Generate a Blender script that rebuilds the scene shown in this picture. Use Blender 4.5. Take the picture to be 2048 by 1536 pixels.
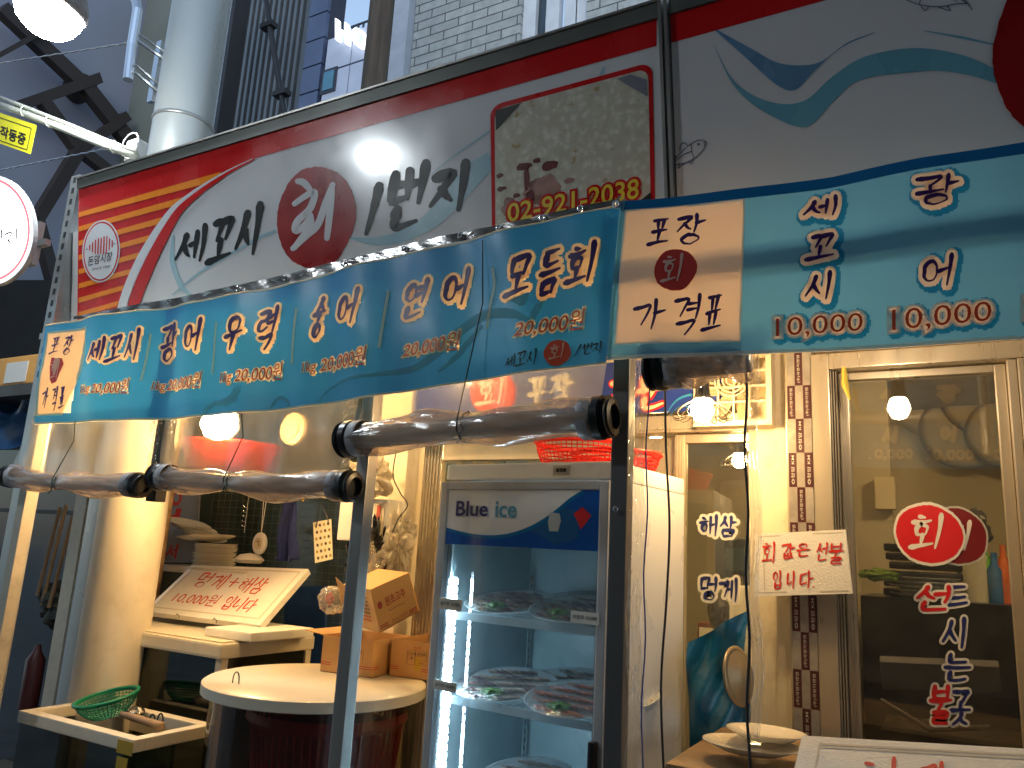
import bpy, bmesh, math, random
from mathutils import Vector as V, Matrix, noise
random.seed(7)
for _o in list(bpy.data.objects): bpy.data.objects.remove(_o)
SC = bpy.context.scene
COL = SC.collection
# ------------------------------------------------------------------ camera
F, CX, CY, H = 1560.0, 1024.0, 768.0, 1.6
RX = V((0.8724608, -0.0566291, -0.4853919)); RY = V((0.4857703, 0.2088023, 0.8487808)); RZ = V((0.0532853, -0.9763169, 0.2096805))
EYE = V((0, 0, H))
cam_d = bpy.data.cameras.new('camera'); cam = bpy.data.objects.new('camera', cam_d); COL.objects.link(cam)
cam_d.sensor_width = 36.0; cam_d.lens = 36.0 * F / 2048.0; cam_d.clip_start = 0.05; cam_d.clip_end = 500
cam.matrix_world = Matrix(((RX[0], -RX[1], -RX[2], 0), (RY[0], -RY[1], -RY[2], 0), (RZ[0], -RZ[1], -RZ[2], H), (0, 0, 0, 1)))
SC.camera = cam
# ------------------------------------------------------------------ world, exposure
W = bpy.data.worlds.new('World'); SC.world = W; W.use_nodes = True
wn = W.node_tree.nodes; wl = W.node_tree.links
sky = wn.new('ShaderNodeTexSky'); sky.sky_type = 'NISHITA'; sky.sun_disc = False
sky.sun_elevation = math.radians(6); sky.sun_rotation = math.radians(150); sky.air_density = 1.3; sky.dust_density = 0.6; sky.ozone_density = 3
wn['Background'].inputs['Strength'].default_value = 0.10
tint = wn.new('ShaderNodeMix'); tint.data_type = 'RGBA'; tint.blend_type = 'MULTIPLY'; tint.inputs[0].default_value = 1; tint.inputs[7].default_value = (.80, .97, 1.18, 1)
hs_ = wn.new('ShaderNodeHueSaturation'); hs_.inputs['Saturation'].default_value = .45; hs_.inputs['Value'].default_value = 1.5; wl.new(sky.outputs[0], hs_.inputs['Color']); wl.new(hs_.outputs[0], tint.inputs[6]); wl.new(tint.outputs[2], wn['Background'].inputs['Color'])
SC.view_settings.view_transform = 'Standard'; SC.view_settings.look = 'None'
SC.view_settings.exposure = 1.5; SC.view_settings.gamma = 1.0
SC.cycles.use_denoising = True
SC.cycles.max_bounces = 9; SC.cycles.transparent_max_bounces = 24; SC.cycles.sample_clamp_indirect = 4.0
SC.cycles.transmission_bounces = 8

# ------------------------------------------------------------------ geometry of the view: a pixel of the photo to a point on a real plane
def ray(px, py):
    a, b = px - CX, py - CY
    return V((RX.x*a + RX.y*b + RX.z*F, RY.x*a + RY.y*b + RY.z*F, RZ.x*a + RZ.y*b + RZ.z*F))
def hit(px, py, p0, n):
    d = ray(px, py); return EYE + d * ((V(p0) - EYE).dot(n) / d.dot(n))
def P(px, py, Y): return hit(px, py, (0, Y, 0), V((0, 1, 0)))
def PZ(px, py, Z): return hit(px, py, (0, 0, Z), V((0, 0, 1)))
def PX(px, py, X): return hit(px, py, (X, 0, 0), V((1, 0, 0)))
class Surf:
    """a real sheet; n points at the street; optional ripple of the cloth"""
    def __init__(s, p0, n, rip=None): s.p0 = V(p0); s.n = V(n).normalized(); s.rip = rip
    def __call__(s, px, py, off=0.0):
        p = hit(px, py, s.p0, s.n)
        k = off + (s.rip(p) if s.rip else 0)
        return p + s.n * k

# ------------------------------------------------------------------ materials
MATS = {}
def mat(name, col, rough=0.5, metal=0.0, var=0.12, vscale=6.0, bump=0.0, bscale=30.0, emit=None, estr=0.0, transl=0.0, spec=0.5, coat=0.0, stretch=None, dirt=0.0):
    if name in MATS: return MATS[name]
    m = bpy.data.materials.new(name); m.use_nodes = True; nt = m.node_tree; N = nt.nodes; L = nt.links
    b = N['Principled BSDF']; b.inputs['Roughness'].default_value = rough; b.inputs['Metallic'].default_value = metal
    b.inputs['Specular IOR Level'].default_value = spec
    if coat: b.inputs['Coat Weight'].default_value = coat; b.inputs['Coat Roughness'].default_value = 0.08
    tc = N.new('ShaderNodeTexCoord'); src = tc.outputs['Object']
    if stretch:
        mp = N.new('ShaderNodeMapping'); mp.inputs['Scale'].default_value = stretch; L.new(src, mp.inputs[0]); src = mp.outputs[0]
    nz = N.new('ShaderNodeTexNoise'); nz.inputs['Scale'].default_value = vscale; nz.inputs['Detail'].default_value = 6; L.new(src, nz.inputs['Vector'])
    mr = N.new('ShaderNodeMapRange'); mr.inputs[1].default_value = 0.3; mr.inputs[2].default_value = 0.7; mr.inputs[3].default_value = 1 - var; mr.inputs[4].default_value = 1 + var * 0.4; L.new(nz.outputs[0], mr.inputs[0])
    mx = N.new('ShaderNodeMix'); mx.data_type = 'RGBA'; mx.blend_type = 'MULTIPLY'; mx.inputs[0].default_value = 1
    mx.inputs[6].default_value = (*col, 1); L.new(mr.outputs[0], mx.inputs[7]); out = mx.outputs[2]
    if dirt:
        n2 = N.new('ShaderNodeTexNoise'); n2.inputs['Scale'].default_value = vscale * 3.1; n2.inputs['Detail'].default_value = 9; n2.inputs['Roughness'].default_value = 0.7; L.new(src, n2.inputs['Vector'])
        r2 = N.new('ShaderNodeMapRange'); r2.inputs[1].default_value = 0.52; r2.inputs[2].default_value = 0.72; r2.inputs[3].default_value = 0; r2.inputs[4].default_value = dirt; L.new(n2.outputs[0], r2.inputs[0])
        m2 = N.new('ShaderNodeMix'); m2.data_type = 'RGBA'; L.new(r2.outputs[0], m2.inputs[0]); L.new(out, m2.inputs[6]); m2.inputs[7].default_value = (0.10, 0.075, 0.05, 1); out = m2.outputs[2]
    L.new(out, b.inputs['Base Color'])
    rr = N.new('ShaderNodeMapRange'); rr.inputs[1].default_value = 0.3; rr.inputs[2].default_value = 0.7; rr.inputs[3].default_value = max(0.02, rough - 0.08); rr.inputs[4].default_value = min(1, rough + 0.1)
    L.new(nz.outputs[0], rr.inputs[0]); L.new(rr.outputs[0], b.inputs['Roughness'])
    if bump:
        nb = N.new('ShaderNodeTexNoise'); nb.inputs['Scale'].default_value = bscale; nb.inputs['Detail'].default_value = 4; L.new(src, nb.inputs['Vector'])
        bp = N.new('ShaderNodeBump'); bp.inputs['Strength'].default_value = bump; bp.inputs['Distance'].default_value = 0.01; L.new(nb.outputs[0], bp.inputs['Height']); L.new(bp.outputs[0], b.inputs['Normal'])
    if emit: b.inputs['Emission Color'].default_value = (*emit, 1); b.inputs['Emission Strength'].default_value = estr
    if transl:
        tr = N.new('ShaderNodeBsdfTranslucent'); L.new(out, tr.inputs[0]); ms = N.new('ShaderNodeMixShader'); ms.inputs[0].default_value = transl
        L.new(b.outputs[0], ms.inputs[1]); L.new(tr.outputs[0], ms.inputs[2]); L.new(ms.outputs[0], N['Material Output'].inputs[0])
    MATS[name] = m; return m
def clear(name, tint=(1, 1, 1), refl=0.10, rough=0.05, haze=0.05, blur=0.0, bump=0.0, bscale=12.0, stretch=None, edge=0.6, body=(0.8, 0.8, 0.8)):
    """glass or vinyl: mostly transparent, with a Fresnel gloss, a little milky scatter and (vinyl) a blurred share"""
    if name in MATS: return MATS[name]
    m = bpy.data.materials.new(name); m.use_nodes = True; nt = m.node_tree; N = nt.nodes; L = nt.links; N.remove(N['Principled BSDF'])
    tp = N.new('ShaderNodeBsdfTransparent'); tp.inputs[0].default_value = (*tint, 1); cur = tp.outputs[0]
    tc = N.new('ShaderNodeTexCoord'); src = tc.outputs['Object']
    if stretch:
        mp = N.new('ShaderNodeMapping'); mp.inputs['Scale'].default_value = stretch; L.new(src, mp.inputs[0]); src = mp.outputs[0]
    nb = N.new('ShaderNodeTexNoise'); nb.inputs['Scale'].default_value = bscale; nb.inputs['Detail'].default_value = 5; L.new(src, nb.inputs['Vector'])
    bp = N.new('ShaderNodeBump'); bp.inputs['Strength'].default_value = bump; bp.inputs['Distance'].default_value = 0.02; L.new(nb.outputs[0], bp.inputs['Height'])
    if blur:
        rf = N.new('ShaderNodeBsdfRefraction'); rf.inputs['IOR'].default_value = 1.02; rf.inputs['Roughness'].default_value = 0.28; rf.inputs[0].default_value = (*tint, 1)
        s = N.new('ShaderNodeMixShader'); s.inputs[0].default_value = blur; L.new(cur, s.inputs[1]); L.new(rf.outputs[0], s.inputs[2]); cur = s.outputs[0]
    if haze:
        df = N.new('ShaderNodeBsdfDiffuse'); df.inputs[0].default_value = (*body, 1); tl = N.new('ShaderNodeBsdfTranslucent'); tl.inputs[0].default_value = (*body, 1)
        a = N.new('ShaderNodeMixShader'); a.inputs[0].default_value = 0.5; L.new(df.outputs[0], a.inputs[1]); L.new(tl.outputs[0], a.inputs[2])
        hz = N.new('ShaderNodeMapRange'); hz.inputs[1].default_value = 0.35; hz.inputs[2].default_value = 0.75; hz.inputs[3].default_value = haze * 0.5; hz.inputs[4].default_value = haze * 1.8; L.new(nb.outputs[0], hz.inputs[0])
        s = N.new('ShaderNodeMixShader'); L.new(hz.outputs[0], s.inputs[0]); L.new(cur, s.inputs[1]); L.new(a.outputs[0], s.inputs[2]); cur = s.outputs[0]
    lw = N.new('ShaderNodeLayerWeight'); lw.inputs[0].default_value = 0.3; L.new(bp.outputs[0], lw.inputs['Normal'])
    mr = N.new('ShaderNodeMapRange'); mr.inputs[3].default_value = refl; mr.inputs[4].default_value = edge; L.new(lw.outputs['Facing'], mr.inputs[0])
    mr.inputs[1].default_value = 0.3
    gl = N.new('ShaderNodeBsdfGlossy'); gl.inputs['Roughness'].default_value = rough; L.new(bp.outputs[0], gl.inputs['Normal'])
    s = N.new('ShaderNodeMixShader'); L.new(mr.outputs[0], s.inputs[0]); L.new(cur, s.inputs[1]); L.new(gl.outputs[0], s.inputs[2])
    L.new(s.outputs[0], N['Material Output'].inputs[0]); MATS[name] = m; return m
def lightmat(name, col, strength):
    if name in MATS: return MATS[name]
    m = bpy.data.materials.new(name); m.use_nodes = True; N = m.node_tree.nodes; L = m.node_tree.links; N.remove(N['Principled BSDF'])
    e = N.new('ShaderNodeEmission'); e.inputs[0].default_value = (*col, 1); e.inputs[1].default_value = strength; L.new(e.outputs[0], N['Material Output'].inputs[0]); MATS[name] = m; return m

# ------------------------------------------------------------------ mesh builder
class MB:
    def __init__(s): s.v = []; s.f = []; s.m = []
    def face(s, pts, mi=0):
        b = len(s.v); s.v += [V(p) for p in pts]; s.f.append(list(range(b, b + len(pts)))); s.m.append(mi); return s
    def grid(s, fn, nu, nv, mi=0, cu=False):
        b = len(s.v)
        for j in range(nv + 1):
            for i in range(nu if cu else nu + 1): s.v.append(V(fn(i / nu, j / nv)))
        w = nu if cu else nu + 1
        for j in range(nv):
            for i in range(nu):
                i2 = (i + 1) % w if cu else i + 1
                s.f.append([b + j*w + i, b + j*w + i2, b + (j+1)*w + i2, b + (j+1)*w + i]); s.m.append(mi)
        return s
    def prism(s, pts, vec, mi=0):
        n = len(pts); b = len(s.v); vec = V(vec); s.v += [V(p) for p in pts] + [V(p) + vec for p in pts]
        s.f.append(list(range(b, b + n))); s.f.append(list(range(b + 2*n - 1, b + n - 1, -1))); s.m += [mi, mi]
        for i in range(n): j = (i + 1) % n; s.f.append([b + i, b + n + i, b + n + j, b + j]); s.m.append(mi)
        return s
    def box(s, lo, hi, mi=0, M=None, bev=0.0):
        lo = V(lo); hi = V(hi); bm = bmesh.new(); bmesh.ops.create_cube(bm, size=1.0)
        for v in bm.verts: v.co = V((lo[k] + (v.co[k] + 0.5) * (hi[k] - lo[k]) for k in range(3)))
        if bev: bmesh.ops.bevel(bm, geom=bm.edges[:], offset=bev, segments=2, affect='EDGES', profile=0.7)
        b = len(s.v); bm.verts.index_update()
        s.v += [(M @ v.co) if M else v.co.copy() for v in bm.verts]
        for f in bm.faces: s.f.append([b + v.index for v in f.verts]); s.m.append(mi)
        bm.free(); return s
    def tube(s, path, r, n=8, mi=0, cap=True):
        path = [V(p) for p in path]; R = r if isinstance(r, (list, tuple)) else [r] * len(path); b = len(s.v)
        up = None
        for k, p in enumerate(path):
            d = (path[min(k + 1, len(path) - 1)] - path[max(k - 1, 0)]).normalized()
            if up is None: up = V((0, 0, 1)) if abs(d.z) < 0.9 else V((1, 0, 0))
            a = d.cross(up).normalized(); up2 = a.cross(d).normalized(); up = up2
            for i in range(n):
                t = 2 * math.pi * i / n; s.v.append(p + (a * math.cos(t) + up2 * math.sin(t)) * R[k])
        for k in range(len(path) - 1):
            for i in range(n):
                j = (i + 1) % n; s.f.append([b + k*n + i, b + k*n + j, b + (k+1)*n + j, b + (k+1)*n + i]); s.m.append(mi)
        if cap:
            s.f.append([b + i for i in range(n - 1, -1, -1)]); s.f.append([b + (len(path)-1)*n + i for i in range(n)]); s.m += [mi, mi]
        return s
    def lathe(s, prof, c=(0, 0, 0), n=28, mi=0, M=None, sx=1, sy=1):
        c = V(c); b = len(s.v)
        for r, z in prof:
            for i in range(n):
                t = 2 * math.pi * i / n; p = V((math.cos(t) * r * sx, math.sin(t) * r * sy, z)); s.v.append((M @ p if M else p) + c)
        for k in range(len(prof) - 1):
            for i in range(n):
                j = (i + 1) % n; s.f.append([b + k*n + i, b + k*n + j, b + (k+1)*n + j, b + (k+1)*n + i]); s.m.append(mi)
        return s
    def blob(s, c, rad, seed=0, amp=0.25, fr=2.0, mi=0, sub=4, ridge=False):
        bm = bmesh.new(); bmesh.ops.create_icosphere(bm, subdivisions=sub, radius=1.0); b = len(s.v); bm.verts.index_update(); rad = V(rad)
        for v in bm.verts:
            q = v.co.copy(); h = noise.fractal(q * fr + V((seed * 3.7, seed, 1.3)), 1.0, 2.0, 3)
            if ridge: h = abs(h) * 2 - 0.4
            q = q * (1 + amp * h); s.v.append(V(c) + V((q.x * rad.x, q.y * rad.y, q.z * rad.z)))
        for f in bm.faces: s.f.append([b + v.index for v in f.verts]); s.m.append(mi)
        bm.free(); return s
    def build(s, name, mats, parent=None, smooth=False, label=None, kind=None, auto=None):
        me = bpy.data.meshes.new(name); vs = s.v
        if parent is not None and parent.name in INV: inv = INV[parent.name]; vs = [inv @ v for v in s.v]
        me.from_pydata([tuple(v) for v in vs], [], s.f)
        if not isinstance(mats, (list, tuple)): mats = [mats]
        for m in mats: me.materials.append(m)
        me.polygons.foreach_set('material_index', s.m)
        if smooth or auto:
            me.polygons.foreach_set('use_smooth', [True] * len(me.polygons))
            if auto: me.set_sharp_from_angle(angle=math.radians(auto))
        me.update(); o = bpy.data.objects.new(name, me); COL.objects.link(o)
        if parent is not None: o.parent = parent; INV[o.name] = INV.get(parent.name, Matrix.Identity(4))
        if label: o['label'] = label
        if kind: o['kind'] = kind
        return o
INV = {}
def thing(name, label, cat, loc=(0, 0, 0), rotz=0.0, group=None):
    o = bpy.data.objects.new(name, None); COL.objects.link(o); o.empty_display_size = 0.1
    o.location = loc; o.rotation_euler = (0, 0, rotz); o['label'] = label; o['category'] = cat
    if group: o['group'] = group
    INV[o.name] = (Matrix.Translation(V(loc)) @ Matrix.Rotation(rotz, 4, 'Z')).inverted(); return o
def solo(mb, name, mats, label, cat, group=None, **k):
    o = mb.build(name, mats, None, **k); o['label'] = label; o['category'] = cat
    if group: o['group'] = group
    # put the origin at the base of the thing
    vs = [v.co for v in o.data.vertices]; c = V((sum(v.x for v in vs) / len(vs), sum(v.y for v in vs) / len(vs), min(v.z for v in vs)))
    o.data.transform(Matrix.Translation(-c)); o.location = c; INV[o.name] = Matrix.Translation(c).inverted(); return o
def dup(root, loc, rotz=None, label=None, group=None):
    r = root.copy(); COL.objects.link(r); r.location = loc
    if rotz is not None: r.rotation_euler = (0, 0, rotz)
    if label: r['label'] = label
    if group: r['group'] = group
    for ch in list(root.children):
        c = ch.copy(); COL.objects.link(c); c.parent = r
        for g in ch.children: d = g.copy(); COL.objects.link(d); d.parent = c
    return r

# ------------------------------------------------------------------ lettering: brush strokes for Hangul, font outlines for small print
def circ(cx, cy, rx, ry, a0=-100, n=14): return [(cx + rx * math.cos(math.radians(a0 - 360 * i / n)), cy + ry * math.sin(math.radians(a0 - 360 * i / n))) for i in range(n + 1)]
J = {
 'ㄱ': [[(0, .12), (.5, .08), (1, 0), (.85, .45), (.55, 1)]], 'ㄴ': [[(.08, 0), (0, .5), (.05, .9), (.5, .88), (1, .72)]],
 'ㄷ': [[(.05, .1), (.95, 0)], [(.1, .12), (0, .9), (.5, .92), (1, .8)]], 'ㄹ': [[(0, .05), (.9, 0), (.8, .42), (.1, .5), (0, .95), (.5, .97), (1, .86)]],
 'ㅁ': [[(.08, .05), (0, .5), (.08, 1)], [(.1, .08), (.95, 0), (.85, .5), (.8, .95)], [(.1, .97), (.8, .88)]],
 'ㅂ': [[(.05, 0), (.05, .9), (.5, .98), (.92, .88)], [(.95, 0), (.95, .95)], [(.08, .45), (.9, .4)]],
 'ㅅ': [[(.6, 0), (.45, .45), (0, 1)], [(.48, .42), (.75, .75), (1, .95)]], 'ㅇ': [circ(.5, .5, .44, .48)],
 'ㅈ': [[(.05, .1), (.95, 0), (.5, .5), (0, 1)], [(.5, .5), (.75, .75), (1, .95)]], 'ㅊ': [[(.4, 0), (.6, .1)], [(.05, .3), (.95, .22), (.5, .6), (0, 1)], [(.5, .6), (1, .95)]],
 'ㅍ': [[(.05, .1), (.95, 0)], [(.32, .12), (.36, .85)], [(.72, .08), (.62, .85)], [(0, 1), (.5, .92), (1, .85)]],
 'ㅎ': [[(.35, 0), (.62, .1)], [(.02, .34), (.5, .28), (.95, .22)], circ(.5, .7, .3, .28)],
 'ㄲ': [[(0, .12), (.42, .02), (.36, .5), (.2, 1)], [(.5, .1), (1, 0), (.92, .5), (.74, 1)]],
 'ㅄ': [[(.0, 0), (.0, .95), (.42, .9)], [(.42, 0), (.42, .9)], [(.02, .45), (.4, .42)], [(.8, 0), (.7, .5), (.52, 1)], [(.73, .45), (1, .95)]],
 'ㅏ': [[(.35, 0), (.38, .5), (.3, 1)], [(.4, .48), (1, .4)]], 'ㅓ': [[(.8, 0), (.82, .5), (.7, 1)], [(.1, .5), (.78, .42)]],
 'ㅣ': [[(.55, 0), (.6, .45), (.48, 1)]], 'ㅔ': [[(.45, .12), (.42, .85)], [(0, .5), (.42, .42)], [(.92, 0), (.95, .5), (.85, 1)]],
 'ㅐ': [[(.2, .1), (.2, .88)], [(.22, .5), (.8, .42)], [(.88, 0), (.9, .5), (.8, 1)]],
 'ㅕ': [[(.85, 0), (.85, .5), (.75, 1)], [(.1, .35), (.82, .28)], [(.1, .6), (.8, .53)]],
 'ㅗ': [[(.5, 0), (.48, .75)], [(0, .95), (.5, .84), (1, .75)]], 'ㅛ': [[(.35, 0), (.36, .7)], [(.68, 0), (.64, .7)], [(0, .95), (.5, .85), (1, .78)]],
 'ㅜ': [[(0, .22), (.5, .12), (1, .05)], [(.52, .15), (.5, .55), (.4, 1)]], 'ㅡ': [[(0, .6), (.5, .5), (1, .38)]],
}
VSPLIT = {'ㅘ': ('ㅗ', 'ㅏ'), 'ㅚ': ('ㅗ', 'ㅣ'), 'ㅝ': ('ㅜ', 'ㅓ')}
CHO = 'ㄱㄲㄴㄷㄸㄹㅁㅂㅃㅅㅆㅇㅈㅉㅊㅋㅌㅍㅎ'; JUNG = 'ㅏㅐㅑㅒㅓㅔㅕㅖㅗㅘㅙㅚㅛㅜㅝㅞㅟㅠㅡㅢㅣ'
JONG = [''] + list('ㄱㄲㄳㄴㄵㄶㄷㄹㄺㄻㄼㄽㄾㄿㅀㅁㅂㅄㅅㅆㅇㅈㅊㅋㅌㅍㅎ')
def put(j, x0, y0, x1, y1): return [[(x0 + (x1 - x0) * x, y0 + (y1 - y0) * y) for x, y in st] for st in J[j]]
def syl(ch):
    if ch == '1': return [[(.75, 0), (.5, .5), (.2, 1)]]
    if ch == '+': return [[(.5, .1), (.45, .9)], [(.05, .5), (.95, .48)]]
    if ch == '.': return [[(.1, .95), (.16, 1.0)]]
    k = ord(ch) - 0xAC00; c, v, f = CHO[k // 588], JUNG[k % 588 // 28], JONG[k % 28]; o = []
    if v in VSPLIT:
        h, vv = VSPLIT[v]
        if f: o += put(c, 0, .02, .56, .32) + put(h, 0, .34, .66, .56) + put(vv, .58, 0, 1, .6) + put(f, .22, .66, .8, 1)
        else: o += put(c, .02, .05, .62, .58) + put(h, 0, .58, .7, .9) + put(vv, .66, 0, 1, 1)
    elif v in 'ㅗㅛㅜㅡ':
        if f: o += put(c, .15, 0, .85, .33) + put(v, 0, .34, 1, .62) + put(f, .18, .68, .85, 1)
        else: o += put(c, .15, 0, .88, .5) + put(v, 0, .46, 1, 1)
    else:
        if f: o += put(c, .02, .06, .5, .52) + put(v, .46, 0, 1, .62) + put(f, .2, .66, .85, 1)
        else: o += put(c, 0, .15, .5, .82) + put(v, .48, 0, 1, 1)
    return o
def cat_rom(pts, k=5):
    if len(pts) < 3: return [tuple(a + (b - a) * i / 4 for a, b in zip(pts[0], pts[1])) for i in range(5)] if len(pts) == 2 else pts
    out = []; n = len(pts)
    for i in range(n - 1):
        p0, p1, p2, p3 = pts[max(i - 1, 0)], pts[i], pts[i + 1], pts[min(i + 2, n - 1)]
        for q in range(k):
            t = q / k; out.append(tuple(0.5 * ((2*b) + (-a + c) * t + (2*a - 5*b + 4*c - d) * t*t + (-a + 3*b - 3*c + d) * t**3) for a, b, c, d in zip(p0, p1, p2, p3)))
    out.append(pts[-1]); return out
EPS = [0]; HAL = []   # HAL: where the cloth under printed outlines is left white, so light comes through them
def ribbon(mb, pts, wid, surf, off, mi=0, cap=True):
    """flat band along pixel points on a sheet; wid = full width (px) per point or number"""
    n = len(pts); L_ = []; R_ = []
    for i, p in enumerate(pts):
        a = pts[max(i - 1, 0)]; b = pts[min(i + 1, n - 1)]; dx, dy = b[0] - a[0], b[1] - a[1]; l = math.hypot(dx, dy) or 1; dx /= l; dy /= l
        w = (wid[i] if isinstance(wid, (list, tuple)) else wid) / 2; L_.append((p[0] - dy * w, p[1] + dx * w)); R_.append((p[0] + dy * w, p[1] - dx * w))
        if cap and i in (0, n - 1):
            s = -1 if i == 0 else 1; ex = [(p[0] + dx * w * s * c - dy * w * sn, p[1] + dy * w * s * c + dx * w * sn, sn) for c, sn in ((.6, .8), (.95, .3))]
            ll = [(p[0] + dx * w * s * c - dy * w * q, p[1] + dy * w * s * c + dx * w * q) for c, q in ((.6, .8), (.95, .3))]
            rr = [(p[0] + dx * w * s * c + dy * w * q, p[1] + dy * w * s * c - dx * w * q) for c, q in ((.6, .8), (.95, .3))]
            if i == 0: L_[:] = [ll[1], ll[0]] + L_; R_[:] = [rr[1], rr[0]] + R_
            else: L_ += ll; R_ += rr
    EPS[0] = (EPS[0] + 1) % 9; o2 = off + EPS[0] * 0.00006
    b = len(mb.v)
    for l, r in zip(L_, R_): mb.v.append(surf(l[0], l[1], o2)); mb.v.append(surf(r[0], r[1], o2))
    for i in range(len(L_) - 1): mb.f.append([b + 2*i, b + 2*i + 1, b + 2*i + 3, b + 2*i + 2]); mb.m.append(mi)
def quadmap(q):
    (ax, ay), (bx, by), (cx, cy), (dx, dy) = q   # TL TR BR BL
    def f(u, v): return ((ax*(1-u) + bx*u)*(1-v) + (dx*(1-u) + cx*u)*v, (ay*(1-u) + by*u)*(1-v) + (dy*(1-u) + cy*u)*v)
    return f
def bbq(x0, y0, x1, y1, slope=-.2, slant=.15):
    """bounding box -> leaning quad: rows follow slope, uprights lean by slant"""
    w, h = x1 - x0, y1 - y0; d = min(abs(slope) * w * .7, h * .3); e = min(slant * h, w * .4)
    if slope < 0: return [(x0 + e, y0 + d), (x1, y0), (x1 - e, y1 - d), (x0, y1)]
    return [(x0 + e, y0), (x1, y0 + d), (x1 - e, y1), (x0, y1 - d)]
def brush(mb, ch, quad, w, surf, off, mi=0, halo=None, seed=0, taper=.45):
    """halo = list of (extra px each side, offset, material index)"""
    fm = quadmap(quad); rnd = random.Random(ord(ch) * 7 + seed)
    for st in syl(ch):
        pts = cat_rom([fm(x + rnd.uniform(-.02, .02), y + rnd.uniform(-.02, .02)) for x, y in st]); n = len(pts); closed = len(st) > 10; ws = []
        for i in range(n):
            t = i / (n - 1)
            k = (0.75 + .35 * math.sin(t * 6.28 + 1)) if closed else (1.0 + .25 * math.sin(min(t * 4, 1) * 3.14)) * (1 - (1 - taper) * max(0, t - .35) / .65)
            ws.append(w * k * rnd.uniform(.93, 1.07))
        ribbon(mb, pts, ws, surf, off, mi)
        if halo:
            e0 = halo[0][0]; HAL.extend((x, y, w * .45 + e0 * .8) for x, y in pts)
        for e, o, m_ in (halo or []): ribbon(mb, pts, [x * .6 + w * .4 + 2 * e for x in ws], surf, o, m_)
def word(mb, s, quad, w, surf, off, mi=0, halo=None, gap=.12, **k):
    fm = quadmap(quad); n = len(s)
    for i, ch in enumerate(s):
        if ch == ' ': continue
        u0, u1 = (i + gap / 2) / n, (i + 1 - gap / 2) / n
        brush(mb, ch, [fm(u0, 0), fm(u1, 0), fm(u1, 1), fm(u0, 1)], w, surf, off, mi, halo, seed=i, **k)
TXT = {}
def text_mesh(s, offset=0.0):
    key = (s, offset)
    if key in TXT: return TXT[key]
    c = bpy.data.curves.new('t', 'FONT'); c.body = s; c.size = 1; c.resolution_u = 3; c.offset = offset; c.fill_mode = 'FRONT'
    o = bpy.data.objects.new('t', c); me = o.to_mesh(); vs = [v.co.copy() for v in me.vertices]; fs = [list(p.vertices) for p in me.polygons]; o.to_mesh_clear()
    bpy.data.objects.remove(o); bpy.data.curves.remove(c); TXT[key] = (vs, fs); return vs, fs
def text(mb, s, quad, surf, off, mi=0, halo=0.0, halo_off=None, halo_mi=1, bold=0.0):
    base = text_mesh(s, bold)[0]; x0 = min(v.x for v in base); x1 = max(v.x for v in base); y0 = min(v.y for v in base); y1 = max(v.y for v in base); fm = quadmap(quad)
    def put_(off_, o_, m_):
        vs, fs = text_mesh(s, off_); b = len(mb.v); hh_ = abs(quad[3][1] - quad[0][1])
        if halo and off_ == bold: HAL.extend((*fm((v.x - x0) / (x1 - x0), 1 - (v.y - y0) / (y1 - y0)), hh_ * (.05 if hh_ < 41 and halo < .1 else .09)) for v in vs)
        for v in vs: q = fm((v.x - x0) / (x1 - x0), 1 - (v.y - y0) / (y1 - y0)); mb.v.append(surf(q[0], q[1], o_))
        for f in fs: mb.f.append([b + i for i in f]); mb.m.append(m_)
    put_(bold, off, mi)
    if halo: put_(bold + halo, halo_off, halo_mi)
def poly(mb, pts, surf, off, mi=0): mb.face([surf(x, y, off) for x, y in pts], mi)
def splash(cx, cy, rx, ry, tilt=0.0, seed=1, n=72, amp=.035):
    """rough brushed disc outline"""
    rnd = random.Random(seed); o = []
    for i in range(n):
        t = 2 * math.pi * i / n; k = 1 + amp * noise.noise(V((math.cos(t) * 1.5, math.sin(t) * 1.5, seed))) * 2 + rnd.uniform(-.3, .3) * amp
        x, y = rx * k * math.cos(t), ry * k * math.sin(t); o.append((cx + x, cy + y + x * tilt))
    return o
def interp(pl, x):
    if x <= pl[0][0]: a, b = pl[0], pl[1]
    elif x >= pl[-1][0]: a, b = pl[-2], pl[-1]
    else:
        for a, b in zip(pl, pl[1:]):
            if a[0] <= x <= b[0]: break
    return a[1] + (b[1] - a[1]) * (x - a[0]) / (b[0] - a[0])
# ================================================================== MATERIALS
WHITEP = mat('sign_white', (.72, .73, .77), .17, var=.03, coat=.15)
REDP = mat('sign_red', (.62, .010, .012), .25, var=.05, spec=.4); ORANGE = mat('sign_orange', (.95, .28, .02), .25, var=.05, spec=.4)
INK = mat('brush_ink', (.012, .014, .016), .35, var=.05, spec=.3); WAVE = mat('pale_blue_print', (.36, .56, .66), .25, var=.05, coat=.3); WAVE2 = mat('teal_print', (.16, .42, .55), .25, var=.05, coat=.3)
YEL = mat('yellow_print', (.85, .62, .04), .3, var=.03)
BLUE = mat('banner_blue', (.025, .25, .60), .38, var=.05, transl=.25, bump=.05, bscale=90)
BLUE2 = mat('banner_light_blue', (.10, .34, .62), .35, var=.05, transl=.45, bump=.05, bscale=90)
BLUE3 = mat('banner_deep_blue', (.01, .17, .42), .35, var=.05, transl=.4)
CREAM = mat('banner_cream', (.97, .84, .62), .4, var=.04, transl=.6); CREAM2 = mat('banner_backlit_white', (.97, .86, .74), .4, var=.03, transl=.5)
PURP = mat('banner_indigo', (.035, .012, .14), .4, var=.05); ORED = mat('banner_price_red', (.70, .07, .02), .4, var=.05)
SWIRL = mat('banner_swirl', (.36, .66, .68), .4, var=.05, transl=.75)
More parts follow.
